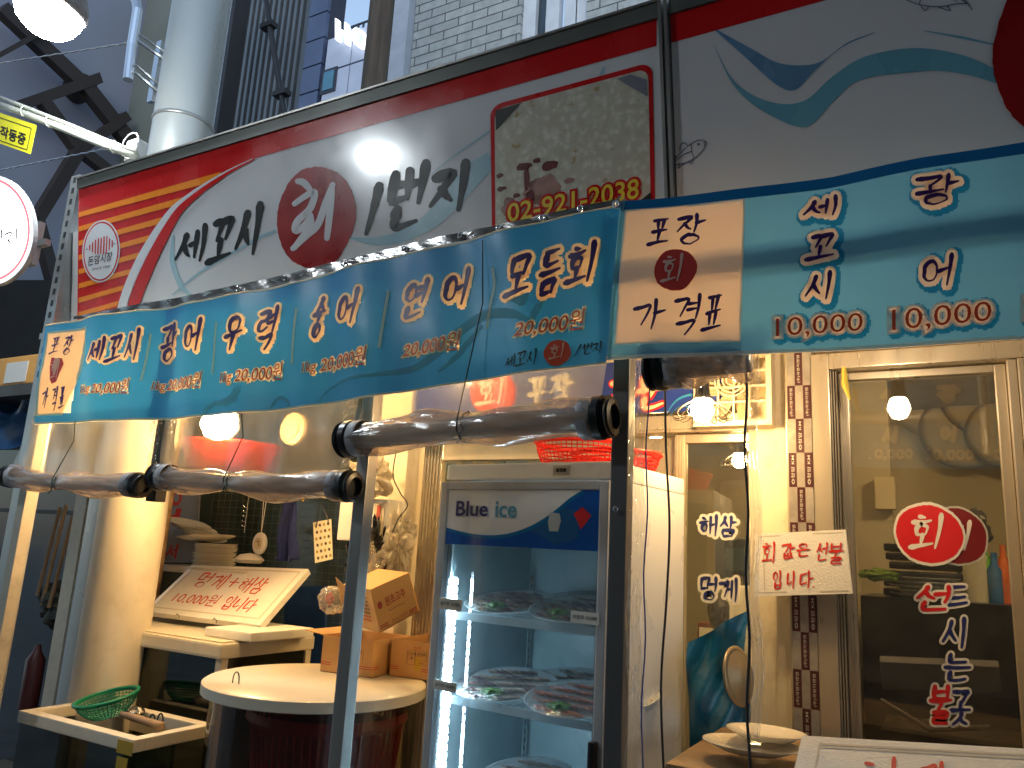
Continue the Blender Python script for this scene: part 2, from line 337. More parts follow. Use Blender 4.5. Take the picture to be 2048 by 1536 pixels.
TRIM = mat('bronze_trim', (.13, .14, .13), .45, .3, var=.08); ALU = mat('aluminium', (.42, .41, .39), .35, .75, var=.08, vscale=20, stretch=(1, 1, .1))
CHROME = mat('bright_metal', (.75, .76, .78), .16, 1.0, var=.05)
ALUW = mat('warm_door_alloy', (.50, .44, .34), .3, .45, var=.06, vscale=14, stretch=(1, 1, .08), bump=.05)
CREAMWALL = mat('cream_painted_wall', (.72, .64, .48), .6, var=.08, vscale=3, bump=.08, bscale=12, dirt=.25)
BEIGE = mat('interior_wall', (.55, .49, .36), .7, var=.08, vscale=2); CEIL = mat('ceiling', (.6, .55, .45), .8)
DARK = mat('dark_metal', (.03, .03, .033), .4, .3); BLACKP = mat('black_plastic', (.008, .008, .009), .3, var=.1)
CONC = mat('wet_floor', (.10, .10, .10), .35, var=.3, vscale=2, bump=.2, dirt=.5)
VINYL = clear('clear_vinyl', (.93, .93, .90), refl=.09, rough=.13, haze=.19, blur=.30, bump=.9, bscale=5, stretch=(1, 1, .35), edge=.5)
VINYLE = clear('vinyl_fold', (.88, .88, .86), refl=.13, rough=.10, haze=.12, blur=.2, bump=.5, bscale=10, stretch=(1, 1, .22), edge=.7, body=(.8, .78, .74))
VROLL = clear('rolled_vinyl', (.80, .73, .64), refl=.14, rough=.16, haze=.36, bump=.8, bscale=9, stretch=(.4, 1, 2.2), edge=.75, body=(.78, .68, .60))
GLASS = clear('window_glass', (.84, .86, .84), refl=.08, rough=.01, haze=.02, edge=.5)
COOLGLASS = clear('cooler_glass', (.93, .97, .98), refl=.06, rough=.02, haze=.035, bump=.05, edge=.5, body=(.7, .8, .85))
WARM2 = lightmat('canopy_bulb_glow', (1.0, .74, .46), 36); WARM = lightmat('warm_bulb_glow', (1.0, .63, .26), 130); COOL = lightmat('street_led_glow', (.86, .95, 1.0), 48); COOL1 = lightmat('near_led_glow', (.86, .95, 1.0), 60)
WHITEPL = mat('white_plastic', (.74, .72, .68), .35, var=.04); FOAM = mat('white_foam', (.78, .76, .70), .65, var=.05, vscale=25, bump=.25, bscale=160, dirt=.06)
MARK = mat('red_marker', (.62, .03, .02), .5, var=.25, vscale=60)
CARD = mat('cardboard', (.55, .32, .13), .75, var=.12, vscale=9, bump=.1, bscale=60); CARDY = mat('orange_carton', (.80, .40, .10), .6, var=.08)
PRINTR = mat('carton_red_ink', (.5, .06, .03), .6); PRINTB = mat('carton_dark_ink', (.10, .06, .04), .6)

# ================================================================== SETTING
g = MB(); g.face([(-60, -40, 0), (40, -40, 0), (40, 60, 0), (-60, 60, 0)]); g.build('ground', CONC, kind='structure')
g = MB(); g.box((-5.8, 2.2, .004), (2.2, 6.4, .02)); g.build('floor', mat('shop_floor', (.16, .13, .10), .5, var=.2), kind='structure')

# shop building: walls, ceiling, pillar
shop = thing('restaurant', 'cream walled seafood restaurant behind the blue price banners', 'building', (-1.5, 3.1, 0))
YW = 3.1
m = MB(); x0 = P(1497, 900, YW).x; x1 = P(1577, 900, YW).x
m.box((x0, YW, 0), (x1, YW + .25, 2.75)); m.box((x0 + .1, YW - .02, 0), (x1, YW, 2.7)); m.build('pillar', CREAMWALL, shop)
m = MB(); m.box((P(712, 1000, YW).x, YW, 0), (P(808, 1000, YW).x, YW + .2, 2.75)); m.build('pillar', CREAMWALL, shop)
m = MB(); m.box((-3.82, 2.24, 2.78), (2.2, 7, 2.84)); m.build('ceiling', CEIL, shop)
m = MB(); m.box((-5.84, 6.6, 0), (2.2, 6.7, 2.78)); m.build('back_wall', BEIGE, shop)
m = MB(); m.box((2.1, 3.1, 0), (2.2, 6.6, 2.78)); m.build('side_wall', BEIGE, shop)
m = MB(); m.box((-5.9, 3.5, 0), (-5.84, 6.6, 2.84)); m.build('side_wall', BEIGE, shop); m = MB(); m.box((-5.9, 3.45, 2.781), (-4.0, 7, 2.835)); m.build('ceiling', CEIL, shop)
m = MB(); m.box((-.60, YW + .25, 0), (-.53, 5.2, 2.75)); m.build('side_wall', BEIGE, shop)
m = MB(); m.box((-3.9, YW + .02, 2.42), (2.2, YW + .1, 2.78)); m.build('lintel', CREAMWALL, shop)

# upper brick building
def brick_mat():
    m = bpy.data.materials.new('pale_split_brick'); m.use_nodes = True; N = m.node_tree.nodes; L = m.node_tree.links; b = N['Principled BSDF']
    tc = N.new('ShaderNodeTexCoord'); mp = N.new('ShaderNodeMapping'); mp.inputs['Rotation'].default_value = (math.radians(90), 0, 0); L.new(tc.outputs['Object'], mp.inputs[0])
    br = N.new('ShaderNodeTexBrick'); br.inputs['Scale'].default_value = 1; br.inputs['Brick Width'].default_value = .42; br.inputs['Row Height'].default_value = .125; br.inputs['Mortar Size'].default_value = .008
    br.inputs['Color1'].default_value = (.52, .56, .56, 1); br.inputs['Color2'].default_value = (.43, .47, .48, 1); br.inputs['Mortar'].default_value = (.13, .14, .15, 1); L.new(mp.outputs[0], br.inputs['Vector'])
    nz = N.new('ShaderNodeTexNoise'); nz.inputs['Scale'].default_value = 9; nz.inputs['Detail'].default_value = 8; L.new(tc.outputs['Object'], nz.inputs['Vector'])
    ad = N.new('ShaderNodeMath'); ad.operation = 'MULTIPLY_ADD'; ad.inputs[1].default_value = .9; L.new(nz.outputs[0], ad.inputs[0])
    iv = N.new('ShaderNodeMath'); iv.operation = 'SUBTRACT'; iv.inputs[0].default_value = 1; L.new(br.outputs['Fac'], iv.inputs[1]); L.new(iv.outputs[0], ad.inputs[2])
    bp = N.new('ShaderNodeBump'); bp.inputs['Strength'].default_value = 1; bp.inputs['Distance'].default_value = .03; L.new(ad.outputs[0], bp.inputs['Height']); L.new(bp.outputs[0], b.inputs['Normal'])
    mx = N.new('ShaderNodeMix'); mx.data_type = 'RGBA'; mx.blend_type = 'MULTIPLY'; mx.inputs[0].default_value = .5; L.new(br.outputs['Color'], mx.inputs[6]); L.new(nz.outputs[0], mx.inputs[7])
    L.new(mx.outputs[2], b.inputs['Base Color']); b.inputs['Roughness'].default_value = .75; return m
YB = 6.9
xl = P(822, 120, YB).x; bb = thing('brick_building', 'pale grey split-brick upper building above the shop sign', 'building', (xl + 3, YB, 0))
PVC = mat('white_window_frame', (.62, .66, .72), .4); WG = mat('dusk_window_pane', (.02, .035, .05), .08, spec=.8, coat=.5)
wz = P(1110, 92, YB); wx0, wx1 = P(1040, 60, YB).x, P(1172, 60, YB).x
wz0 = P(1080, 84, YB).z - .17; wz1 = wz0 + 1.25
m = MB(); bm_ = brick_mat()
for a, b_, c, d in ((xl, wx0, 4.2, 9.5), (wx1, 5, 4.2, 9.5), (wx0, wx1, 4.2, wz0), (wx0, wx1, wz1, 9.5)): m.box((a, YB, c), (b_, YB + .3, d))
m.build('brick_wall', bm_, bb)
for (a, b_) in ((wx0, (wx0 + wx1) / 2 + .05), ((wx0 + wx1) / 2 + .12, wx1)):
    fr = MB(); t = .17
    for lo, hi in (((a, wz0), (a + t, wz1)), ((b_ - t, wz0), (b_, wz1)), ((a + t, wz0), (b_ - t, wz0 + t)), ((a + t, wz1 - t), (b_ - t, wz1))): fr.box((lo[0], YB + .05, lo[1]), (hi[0], YB + .16, hi[1]), bev=.012)
    f = fr.build('window', PVC, bb); p = MB(); p.box((a + t, YB + .12, wz0 + t), (b_ - t, YB + .14, wz1 - t)); p.box((a + t + .18, YB + .09, wz0 + t), (a + t + .26, YB + .118, wz1 - t), mi=1); p.build('pane', [WG, PVC], f)
m = MB(); m.box((P(785, 100, YB).x, YB - .12, 4), (xl - .01, YB + .1, 9.5)); m.build('corner_strip', mat('pale_blue_flashing', (.42, .47, .55), .5), bb)

# utility pole
x_ = P(755, 100, 5.2); m = MB(); m.tube([(x_.x, 5.2, 0), (x_.x, 5.2, 9)], [.13, .12], 20)
solo(m, 'utility_pole', mat('weathered_pole', (.10, .075, .055), .85, var=.5, vscale=5, stretch=(6, 6, .35), bump=.5, bscale=14), 'dark weathered utility pole rising between the tower and the brick wall', 'pole', smooth=True)

# tower block with blue and pale panels, hotel letters on the roof
def slabpx(pts, Y, th, mb=None, mi=0):
    mb = mb or MB(); mb.prism([P(x, y, Y) for x, y in pts], (0, th, 0), mi); return mb
YT = 16
tower = thing('tower_block', 'distant tower block clad in pale and navy panels with turquoise light strips', 'building', (P(620, 150, YT).x, YT, 0))
PAN = mat('tower_pale_panel', (.42, .48, .62), .4, var=.15, vscale=1.2); NAVY = mat('tower_navy_panel', (.07, .10, .19), .35, var=.2, vscale=1.2); LINE = mat('tower_joint', (.03, .035, .06), .6)
pl = lambda X0, X1, z0, z1, mi, dy, mb: mb.box((X0, YT + dy, z0), (X1, YT + dy + .12, z1), mi)
X = lambda px, py: P(px, py, YT).x
m = MB(); m.box((X(520, 100), YT + .15, 6), (X(650, 60), YT + .8, 30)); m.box((X(650, 60), YT + .15, 6), (X(800, 150), YT + .9, P(690, 62, YT).z)); m.build('core', LINE, tower)
m = MB(); cols = [(540, 575, 1), (577, 612, 0), (614, 650, 1)]
for ci, (a, b_, mi) in enumerate(cols):
    for k in range(26):
        z0 = 7 + k * .95; m.box((X(a, 60), YT, z0), (X(b_, 60), YT + .14, z0 + .9), mi)
for k in range(7):
    z1 = P(690, 68, YT).z - k * 1.2
    for j in range(3): m.box((X(652 + j * 50, 120), YT, z1 - 1.14), (X(700 + j * 50, 120), YT + .14, z1), 0)
m.build('cladding', [PAN, NAVY], tower)
for (a, b_, c, d) in ((541, 573, 75, 130), (647, 676, 138, 185)):
    z0, z1 = P((a + b_) / 2, d, YT).z, P((a + b_) / 2, c, YT).z
    m = MB(); m.box((X(a, c), YT - .04, z0), (X(b_, c), YT - .005, z1)); w = m.build('window', LINE, tower)
    m = MB(); m.box((X(a, c) + .1, YT - .06, z0 + .1), (X(b_, c) - .1, YT - .045, z1 - .1)); m.build('pane', mat('blue_tower_glass', (.06, .20, .30), .1, coat=.5), w)
TURQ = lightmat('turquoise_led', (.02, .75, .85), 1.6)
for (a, y) in ((565, 2), (545, 118)):
    p0 = P(a, y, YT - .1); m = MB(); m.box((p0.x - .05, YT - .14, p0.z - .1), (P(a + 32, y, YT).x, YT - .065, p0.z + .05)); m.build('light_strip', TURQ, tower)
hz = P(700, 66, YT)
m = MB(); 
for k in range(7): m.box((X(660 + 10 * k, 60), YT + .3, hz.z), (X(660 + 10 * k, 60) + .05, YT + .35, hz.z + .5))
m.box((X(655, 60), YT + .3, hz.z + .5), (X(740, 60), YT + .35, hz.z + .55)); m.build('roof_railing', LINE, tower)
m = MB(); su = Surf((0, YT - .2, 0), (0, -1, 0))
text(m, 'H', [(670, 36), (694, 46), (695, 88), (670, 78)], su, 0, bold=.02); text(m, 'O', [(702, 50), (732, 62), (732, 98), (702, 88)], su, 0, bold=.02)
m2 = MB(); m2.v = m.v; m2.f = m.f; m2.m = m.m
ho = solo(m2, 'hotel_sign', lightmat('white_sign_glow', (.9, .96, 1), 1.0), 'glowing white roof letters HO on the distant tower', 'sign', group=None)
md = ho.modifiers.new('depth', 'SOLIDIFY'); md.thickness = .15

# corrugated grey shed wall and the grey green wall beside it
YC = 6.0
m = MB(); pts = [P(470, -20, YC), P(570, 235, YC)]
CORR = mat('corrugated_steel', (.16, .18, .20), .45, .5, var=.1)
a0, a1 = P(448, 60, YC).x, P(565, 200, YC).x
n_ = 120
def corr(u, v):
    x = a0 + (a1 + .25 - a0) * u; z0 = 4; z1 = 9.0
    return (x, YC + .035 * (1 if int(u * 30) % 2 else -1), z0 + (z1 - z0) * v)
m.grid(corr, 240, 1); solo(m, 'shed_wall', CORR, 'dark corrugated steel wall beside the tower', 'wall')
m = MB(); m.tube([P(530, -10, YC - .4), P(540, 55, YC - .4), P(556, 150, YC - .4), P(572, 240, YC - .4)], .035, 8)
for (a, b_) in ((530, 55), (556, 190)): m.box(P(a, b_, YC - .4) + V((-.04, -.05, -.03)), P(a, b_, YC - .4) + V((.16, .05, .03)))
solo(m, 'downpipe', DARK, 'thin black drainpipe with brackets against the dusk tower', 'pipe')
m = MB(); slabpx([(160, -40), (452, -40), (452, 60), (560, 280), (560, 420), (150, 420)], 6.6, .2, m)
solo(m, 'side_wall', mat('grey_green_panels', (.17, .19, .17), .45, .1, var=.15, vscale=.8), 'dull grey green metal panel wall behind the steel column', 'wall')
m = MB(); slabpx([(372, 330), (415, 330), (432, 150), (402, 150), (388, 200)], 4.6, .02, m)
solo(m, 'hanging_sheet', mat('pale_blue_sheet', (.28, .32, .40), .5, transl=.3), 'pale blue plastic sheet hanging right of the big steel column', 'sheet')
m = MB(); x_ = P(432, 200, 5.2); m.box((x_.x - .06, 5.2, 0), (x_.x + .09, 5.4, 8)); solo(m, 'steel_upright', DARK, 'dark square steel upright between the column and the corrugated wall', 'post')

# arcade end: translucent bluish panels behind dark steel trusses
XA = -11.0
def PXa(px, py, X=XA): return PX(px, py, X)
m = MB(); m.prism([PXa(x, y) for x, y in ((-160, -60), (300, -60), (330, 700), (-160, 700))], (-.06, 0, 0))
arc = thing('arcade_gable', 'market arcade end of bluish panels behind dark brown steel trusses', 'arcade', (XA, 2.5, 0))
m.build('translucent_panel', mat('arcade_panel', (.40, .43, .52), .35, var=.12, vscale=.5, transl=.5), arc)
BR = mat('brown_steel_beam', (.035, .028, .026), .6, .2)
BC = [0]
def beam(a, b_, w, nm='beam', X_=XA + .25, par=None, mt=None):
    BC[0] += 1; X_ += BC[0] * .011
    dx, dy = b_[0] - a[0], b_[1] - a[1]; l = math.hypot(dx, dy); nx, ny = -dy / l * w / 2, dx / l * w / 2
    mb = MB(); mb.prism([PX(a[0] + nx, a[1] + ny, X_), PX(b_[0] + nx, b_[1] + ny, X_), PX(b_[0] - nx, b_[1] - ny, X_), PX(a[0] - nx, a[1] - ny, X_)], (.16, 0, 0)); return mb.build(nm, mt or BR, par or arc)
for a, b_, w in (((-5, 20), (165, 180), 24), ((155, 165), (262, 300), 24), ((30, 215), (190, 160), 22), ((78, 205), (152, 305), 20), ((148, 305), (245, 235), 20), ((158, 290), (66, 440), 24), ((150, 300), (215, 350), 18), ((66, 440), (120, 640), 20), ((-20, 120), (90, 60), 10)): beam(a, b_, w)
c_ = PX(160, 178, XA + .2); m = MB(); m.lathe([(0, -.12), (.19, -.12), (.19, .14), (0, .14)], c_, 20, M=Matrix.Rotation(math.radians(90), 4, 'Y')); m.build('joint_plate', BR, arc)
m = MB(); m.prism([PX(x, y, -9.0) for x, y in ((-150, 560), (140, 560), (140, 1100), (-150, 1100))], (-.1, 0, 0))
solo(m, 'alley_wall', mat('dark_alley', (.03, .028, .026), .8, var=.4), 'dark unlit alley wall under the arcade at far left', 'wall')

# steel column of the arcade
pc = P(338, 250, 2.85); colm = thing('arcade_column', 'thick pale steel column lit by the street lamp', 'column', (pc.x, 2.85 + .1, 0))
STC = mat('painted_steel', (.42, .43, .41), .32, .35, var=.08, vscale=3, stretch=(1, 1, .3))
m = MB(); m.tube([(pc.x, 2.95, 0), (pc.x, 2.95, 8)], .185, 40); m.build('shaft', STC, colm, auto=40)
for z in (3.62, 4.22): m = MB(); m.lathe([(.187, -.012), (.192, -.01), (.192, .01), (.187, .012)], (pc.x, 2.95, z), 40); m.build('seam_band', ALU, colm, smooth=True)
m = MB(); q = P(262, 235, 2.75); q1 = P(280, 30, 2.75)
cw = [P(256, 160, 2.6), P(264, 90, 2.6), P(275, 20, 2.6), P(272, 0, 2.6), P(262, -12, 2.6), P(235, -14, 2.6)]
m.tube(cw, .03, 12)
for y in (75, 140): c0_ = P(266, y, 2.6); m.tube([c0_, V((pc.x - .12, 2.84, c0_.z - .02))], .012, 6); m.tube([c0_ + V((0, 0, .05)), V((pc.x - .12, 2.84, c0_.z + .03))], .008, 6)
m.box(V((pc.x - .2, 2.8, P(266, 145, 2.6).z - .06)), V((pc.x - .15, 2.83, P(266, 70, 2.6).z + .1)))
solo(m, 'lamp_bracket', CHROME, 'bent shiny steel pipe bracket clamped to the column', 'bracket', smooth=False)

# street lamps: one in view, two in the row behind the photographer (seen as reflections)
def lamp_round(loc, tilt, label, grp='white street lamps of the market row', em=None, sc=1.0):
    t = thing('street_lamp', label, 'lamp', loc, 0, grp); M = (-V(tilt)).to_track_quat('Z', 'Y').to_matrix().to_4x4() @ Matrix.Scale(sc, 4)
    c = V(loc)
    m = MB(); m.lathe([(0, .17), (.06, .165), (.12, .13), (.17, .05), (.185, 0), (.17, -.005)], c, 28, M=M); m.build('housing', mat('lamp_housing', (.35, .30, .29), .25, .6), t, smooth=True)
    m = MB(); m.lathe([(.168, 0), (.170, -.04), (.155, -.10), (.12, -.15), (.06, -.18), (0, -.187)], c, 28, M=M); m.build('bulb', em or COOL, t, smooth=True)
    m = MB(); m.tube([c + M @ V((0, 0, .16)), c + M @ V((0, 0, .4)), c + V((.1, .3, .75))], .02, 8); m.build('arm', DARK, t); return t
LP_ = P(106, 8, 1.8); lamp_round(LP_, (-.38, -.16, -1), 'glowing white street lamp with domed housing at upper left', em=COOL1, sc=.92)
lamp_round((-3.55, -.22, 3.78), (0, 0.001, -1), 'white street lamp over the lane mirrored in the glossy shop sign', sc=.8)

# arcade roof over the lane and the shuttered fronts across it (they shade the lane and are mirrored in the glossy signs)
ar = thing('arcade_roof', 'translucent market arcade roof over the lane', 'roof', (-3, -2, 5.2)); m = MB()
m.box((-13, -7, 5.2), (12, 1.2, 5.25)); m.build('roof_panel', mat('roof_panel_grey', (.22, .24, .27), .5, transl=.12, var=.2, vscale=.6), ar)
for k in range(10): m = MB(); m.box((-11.5 + k * 1.9, -7, 5.0), (-11.38 + k * 1.9, 1.2, 5.199)); m.build('rafter', BR, ar)
m = MB(); m.box((-13, -7.3, 0), (12, -7, 5.2)); solo(m, 'opposite_fronts', mat('opposite_wall', (.12, .11, .10), .7, var=.5, vscale=.7), 'dim shuttered shop fronts across the lane behind the photographer', 'building')

# ================================================================== SHOP SIGNS
TH = math.radians(8.7); SN = V((0, -math.cos(TH), -math.sin(TH))); SUP = V((0, -math.sin(TH), math.cos(TH))); S0 = P(155, 637, 2.15)
sg = Surf(S0, SN); SX0 = P(155, 637, 2.15).x
def signpt(X, z, off=0): k = (z - S0.z) / SUP.z; return V((X, S0.y + SUP.y * k, z)) + SN * off
ZT, ZB = 3.296, 2.50; XJ = -.716
def sbox(mb, X0, X1, z0, z1, o0, o1, mi=0): mb.prism([signpt(X0, z0, o1), signpt(X1, z0, o1), signpt(X1, z1, o1), signpt(X0, z1, o1)], -SN * (o1 - o0), mi)
sign = thing('shop_sign', 'long glossy shop sign with black brush lettering and red disc', 'sign', (-2.2, 2.15, 2.5))
m = MB(); sbox(m, SX0, XJ, ZB, ZT - .048, -.16, 0); m.build('panel', WHITEP, sign)
m = MB(); sbox(m, SX0 - .012, XJ, ZT - .048, ZT, -.18, .012); sbox(m, SX0 - .012, XJ, ZT, ZT + .008, -.18, .02, 1); m.build('top_trim', [TRIM, ALU], sign)
m = MB(); sbox(m, XJ + .002, XJ + .012, ZB, ZT + .01, -.16, .02); sbox(m, XJ + .02, XJ + .03, ZB, ZT + .01, -.16, .02); m.build('joint_strip', ALU, sign)
m = MB(); sbox(m, SX0 - .07, SX0 - .002, ZB, ZT - .25, -.16, -.01); m.build('side_return', mat('sign_side', (.55, .55, .55), .5), sign)
top = [(159, 381), (600, 250), (1315, 34)]
bandbot = [(506, 318), (600, 290.5), (900, 207), (1313, 92)]
m = MB(); poly(m, [(158, 380)] + [(600, 249), (1314, 34)] + bandbot[::-1] + [(408, 369), (342, 417), (297, 478), (270, 525), (246, 582), (228, 640), (155, 640)], sg, .0015)
m.build('red_field', REDP, sign)
edge = [(506, 318), (455, 342), (408, 369), (372, 393), (342, 417), (318, 447), (297, 478), (270, 525), (246, 582), (228, 645)]
m = MB()
def edgex(y):
    for a, b_ in zip(edge, edge[1:]):
        if a[1] <= y <= b_[1]: return a[0] + (b_[0] - a[0]) * (y - a[1]) / (b_[1] - a[1])
    return edge[-1][0]
for k in range(8):
    yl = 425 + k * 28.5; x = 260
    for _ in range(12): x = edgex(yl - .27 * (x - 159)) - 1
    poly(m, [(158.5, yl), (x, yl - .285 * (x - 159)), (x - 4, yl + 8 - .255 * (x - 159)), (158.5, yl + 10)], sg, .003)
m.build('orange_stripes', ORANGE, sign)
m = MB(); E_ = cat_rom(edge, 5); n = len(E_)
ws = [2 + 15 * min(1, i / n * 1.3) for i in range(n)]
wl_ = [(x + w / 2, y + w * .15) for (x, y), w in zip(E_, ws)]; ribbon(m, wl_, ws, sg, .0045, 0, cap=False)
rl_ = [(x + w * .95 + 1 + w * .75, y + w * .4) for (x, y), w in zip(E_, ws)]; ribbon(m, rl_, [w * 1.35 for w in ws], sg, .0052, 1, cap=False)
m.build('crescent', [WHITEP, REDP], sign)
# market badge
m = MB(); poly(m, splash(204, 503, 38, 62, -.12, 1, 60, 0), sg, .0045, 0); poly(m, splash(204, 503, 35.5, 59, -.12, 1, 60, 0), sg, .0051, 1); poly(m, splash(204, 503, 33, 56, -.12, 1, 60, 0), sg, .0057, 0)
for i, h in enumerate((10, 18, 26, 30, 30, 34, 34, 22, 12)):
    x = 182 + i * 5.6; y = 492 - (i - 4) * 1.0; ribbon(m, [(x - h * .02, y + h / 2), (x + h * .02, y - h / 2)], 2.4, sg, .0063, 1)
for x, y in ((176, 499), (231, 488)): ribbon(m, [(x, y), (x + .5, y)], 2.5, sg, .0063, 2)
text(m, '돈암시장', [(179, 514), (228, 503), (226, 522), (178, 533)], sg, .0063, 2, bold=.012); text(m, 'SINCE 1960', [(187, 537), (222, 530), (221, 535), (187, 542)], sg, .0063, 2)
m.build('market_badge', [WHITEP, REDP, INK], sign)
# swirls
m = MB()
def sw(mb, pts, wid, surf, off, mi=0):
    c = cat_rom(pts, 8); n = len(c); k = len(wid) - 1
    ws = [wid[min(int(i / (n - 1) * k), k - 1)] * (1 - (i / (n - 1) * k) % 1 if i < n - 1 else 0) + wid[min(int(i / (n - 1) * k) + 1, k)] * ((i / (n - 1) * k) % 1 if i < n - 1 else 1) for i in range(n)]
    ribbon(mb, c, ws, surf, off, mi, cap=False)
sw(m, [(700, 476), (760, 482), (830, 462), (890, 410), (940, 350), (985, 322)], [2, 18, 26, 30, 34, 40], sg, .0012)
sw(m, [(345, 590), (400, 545), (450, 515), (520, 475), (552, 462)], [3, 5, 5, 6, 5], sg, .0012); sw(m, [(820, 480), (870, 450), (920, 400), (985, 330)], [1, 10, 14, 10], sg, .0009)
sw(m, [(348, 470), (345, 520), (362, 570), (385, 592)], [3, 10, 12, 3], sg, .0012); sw(m, [(1185, 195), (1200, 160), (1209, 133)], [14, 10, 4], sg, .0012); sw(m, [(860, 352), (900, 318), (980, 262)], [1, 3, 4], sg, .0012)
m.build('blue_swirl', WAVE, sign)
def sp(z, q): return [(340 + a / 3.2, 280 + b / 3.2) for a, b in q]
m = MB(); Wd = 12
def zt(mb, ch, x0, y0, x1, y1, w=12, sl=-.25, st=.12): brush(mb, ch, bbq(340 + x0 / 3.2, 280 + y0 / 3.2, 340 + x1 / 3.2, 280 + y1 / 3.2, sl, st), w, sg, .0020, 0)
zt(m, '세', 30, 545, 235, 810, 10); zt(m, '꼬', 240, 500, 415, 790, 12); zt(m, '시', 415, 400, 615, 750, 13); m.build('lettering', INK, sign)
m = MB(); zt(m, '1', 1245, 285, 1360, 605, 17, st=.3); zt(m, '번', 1385, 150, 1660, 590, 18); zt(m, '지', 1660, 135, 1955, 480, 18); m.build('lettering', INK, sign)
def z2(a, b_): return (340 + a / 3.2, 280 + b_ / 3.2)
DISCR = mat('brushed_disc_red', (.34, .008, .010), .3, var=.25, vscale=9, coat=.0, spec=.3)
m = MB(); poly(m, splash(632, 435, 78, 104, -.1, 4, 110, .03), sg, .0019, 0); d = m.build('red_disc', DISCR, sign)
m = MB(); WD = 13
for st in ([z2(820, 265), z2(860, 275), z2(900, 320)], [z2(800, 410), z2(870, 360), z2(930, 335), z2(900, 440), z2(820, 520), z2(805, 580), z2(850, 560), z2(905, 490), z2(870, 470)], [z2(905, 490), z2(895, 560), z2(800, 690)],
           [z2(790, 695), z2(880, 610), z2(950, 540), z2(1000, 400), z2(1045, 285)], [z2(1040, 290), z2(1030, 420), z2(1008, 630)]):
    c = cat_rom(st, 5); ribbon(m, c, [WD * (.6 + .5 * math.sin(3.14 * (.15 + .75 * i / len(c)))) for i in range(len(c))], sg, .0027)
m.build('lettering', WHITEP, d)
# food photo print
def food_mat(name='food_photo'):
    m = bpy.data.materials.new(name); m.use_nodes = True; N = m.node_tree.nodes; L = m.node_tree.links; b = N['Principled BSDF']
    tc = N.new('ShaderNodeTexCoord'); vo = N.new('ShaderNodeTexVoronoi'); vo.inputs['Scale'].default_value = 36; nz = N.new('ShaderNodeTexNoise'); nz.inputs['Scale'].default_value = 7; nz.inputs['Detail'].default_value = 8; nz.inputs['Roughness'].default_value = .7
    L.new(tc.outputs['Object'], nz.inputs['Vector']); mixv = N.new('ShaderNodeVectorMath'); mixv.operation = 'MULTIPLY_ADD'; mixv.inputs[1].default_value = (.12, .12, .12); L.new(nz.outputs[1], mixv.inputs[0]); L.new(tc.outputs['Object'], mixv.inputs[2]); L.new(mixv.outputs[0], vo.inputs['Vector'])
    cr = N.new('ShaderNodeValToRGB'); e = cr.color_ramp.elements; e[0].position = .0; e[0].color = (.82, .79, .70, 1); e[1].position = .75; e[1].color = (.58, .54, .44, 1); x = e.new(.45); x.color = (.62, .60, .50, 1); L.new(vo.outputs['Distance'], cr.inputs[0])
    c2 = N.new('ShaderNodeValToRGB'); e = c2.color_ramp.elements; e[0].position = .63; e[0].color = (0, 0, 0, 1); e[1].position = .70; e[1].color = (.7, .7, .7, 1); n2 = N.new('ShaderNodeTexNoise'); n2.inputs['Scale'].default_value = 24; n2.inputs['Detail'].default_value = 5; L.new(tc.outputs['Object'], n2.inputs['Vector']); L.new(n2.outputs[0], c2.inputs[0])
    mx = N.new('ShaderNodeMix'); mx.data_type = 'RGBA'; L.new(c2.outputs[0], mx.inputs[0]); L.new(cr.outputs[0], mx.inputs[6]); mx.inputs[7].default_value = (.40, .25, .07, 1)
    L.new(mx.outputs[2], b.inputs['Base Color']); b.inputs['Roughness'].default_value = .25; b.inputs['Coat Weight'].default_value = .3; return m
def rrect(q, r, n=6):
    fm = quadmap(q); o = []; w = math.dist(q[0], q[1]); h = math.dist(q[1], q[2])
    for cx_, cy_, a in ((r/w, r/h, 180), (1 - r/w, r/h, 270), (1 - r/w, 1 - r/h, 0), (r/w, 1 - r/h, 90)):
        for i in range(n + 1): t = math.radians(a + 90 * i / n); o.append(fm(cx_ + r/w * math.cos(t), cy_ + r/h * math.sin(t)))
    return o
qo = [(981, 212), (1305, 124), (1312, 470), (985, 500)]; qi = [(990, 220), (1297, 137), (1303, 465), (992, 490)]
m = MB(); poly(m, rrect(qo, 26), sg, .002, 0); poly(m, rrect(qi, 22), sg, .003, 1); ph = m.build('photo_print', [REDP, food_mat()], sign)
SAUCE = mat('print_sauce', (.16, .015, .015), .3, var=.5, vscale=30); PINK = mat('print_pink_flesh', (.42, .22, .18), .3, var=.4, vscale=20)
m = MB()
for cx_, cy_, rx_, ry_, sd, mi in ((1085, 385, 40, 28, 3, 1), (1048, 334, 15, 8, 4, 0), (1054, 358, 6, 22, 5, 0), (1100, 332, 18, 9, 8, 0), (1020, 415, 16, 18, 6, 1), (1004, 378, 9, 5, 9, 0), (1116, 392, 11, 6, 12, 0), (1034, 392, 7, 5, 11, 0), (1075, 322, 8, 5, 13, 0), (1062, 395, 9, 14, 14, 0), (1001, 352, 7, 4, 15, 0), (1140, 362, 10, 6, 16, 1)):
    poly(m, splash(cx_, cy_, rx_, ry_, -.2, sd, 50, .16), sg, .0035 + sd * .00008, mi)
poly(m, [(992, 222), (1045, 206), (1030, 222), (1004, 250), (993, 262)], sg, .0046, 2); poly(m, [(1235, 158), (1262, 150), (1294, 160), (1296, 195), (1280, 185), (1250, 168)], sg, .0046, 3)
poly(m, [(1302, 385), (1303, 400), (1280, 403)], sg, .0046, 2)
m.build('printed_garnish', [SAUCE, PINK, mat('print_black', (.02, .02, .015), .3), mat('print_grey', (.22, .22, .27), .3)], ph)
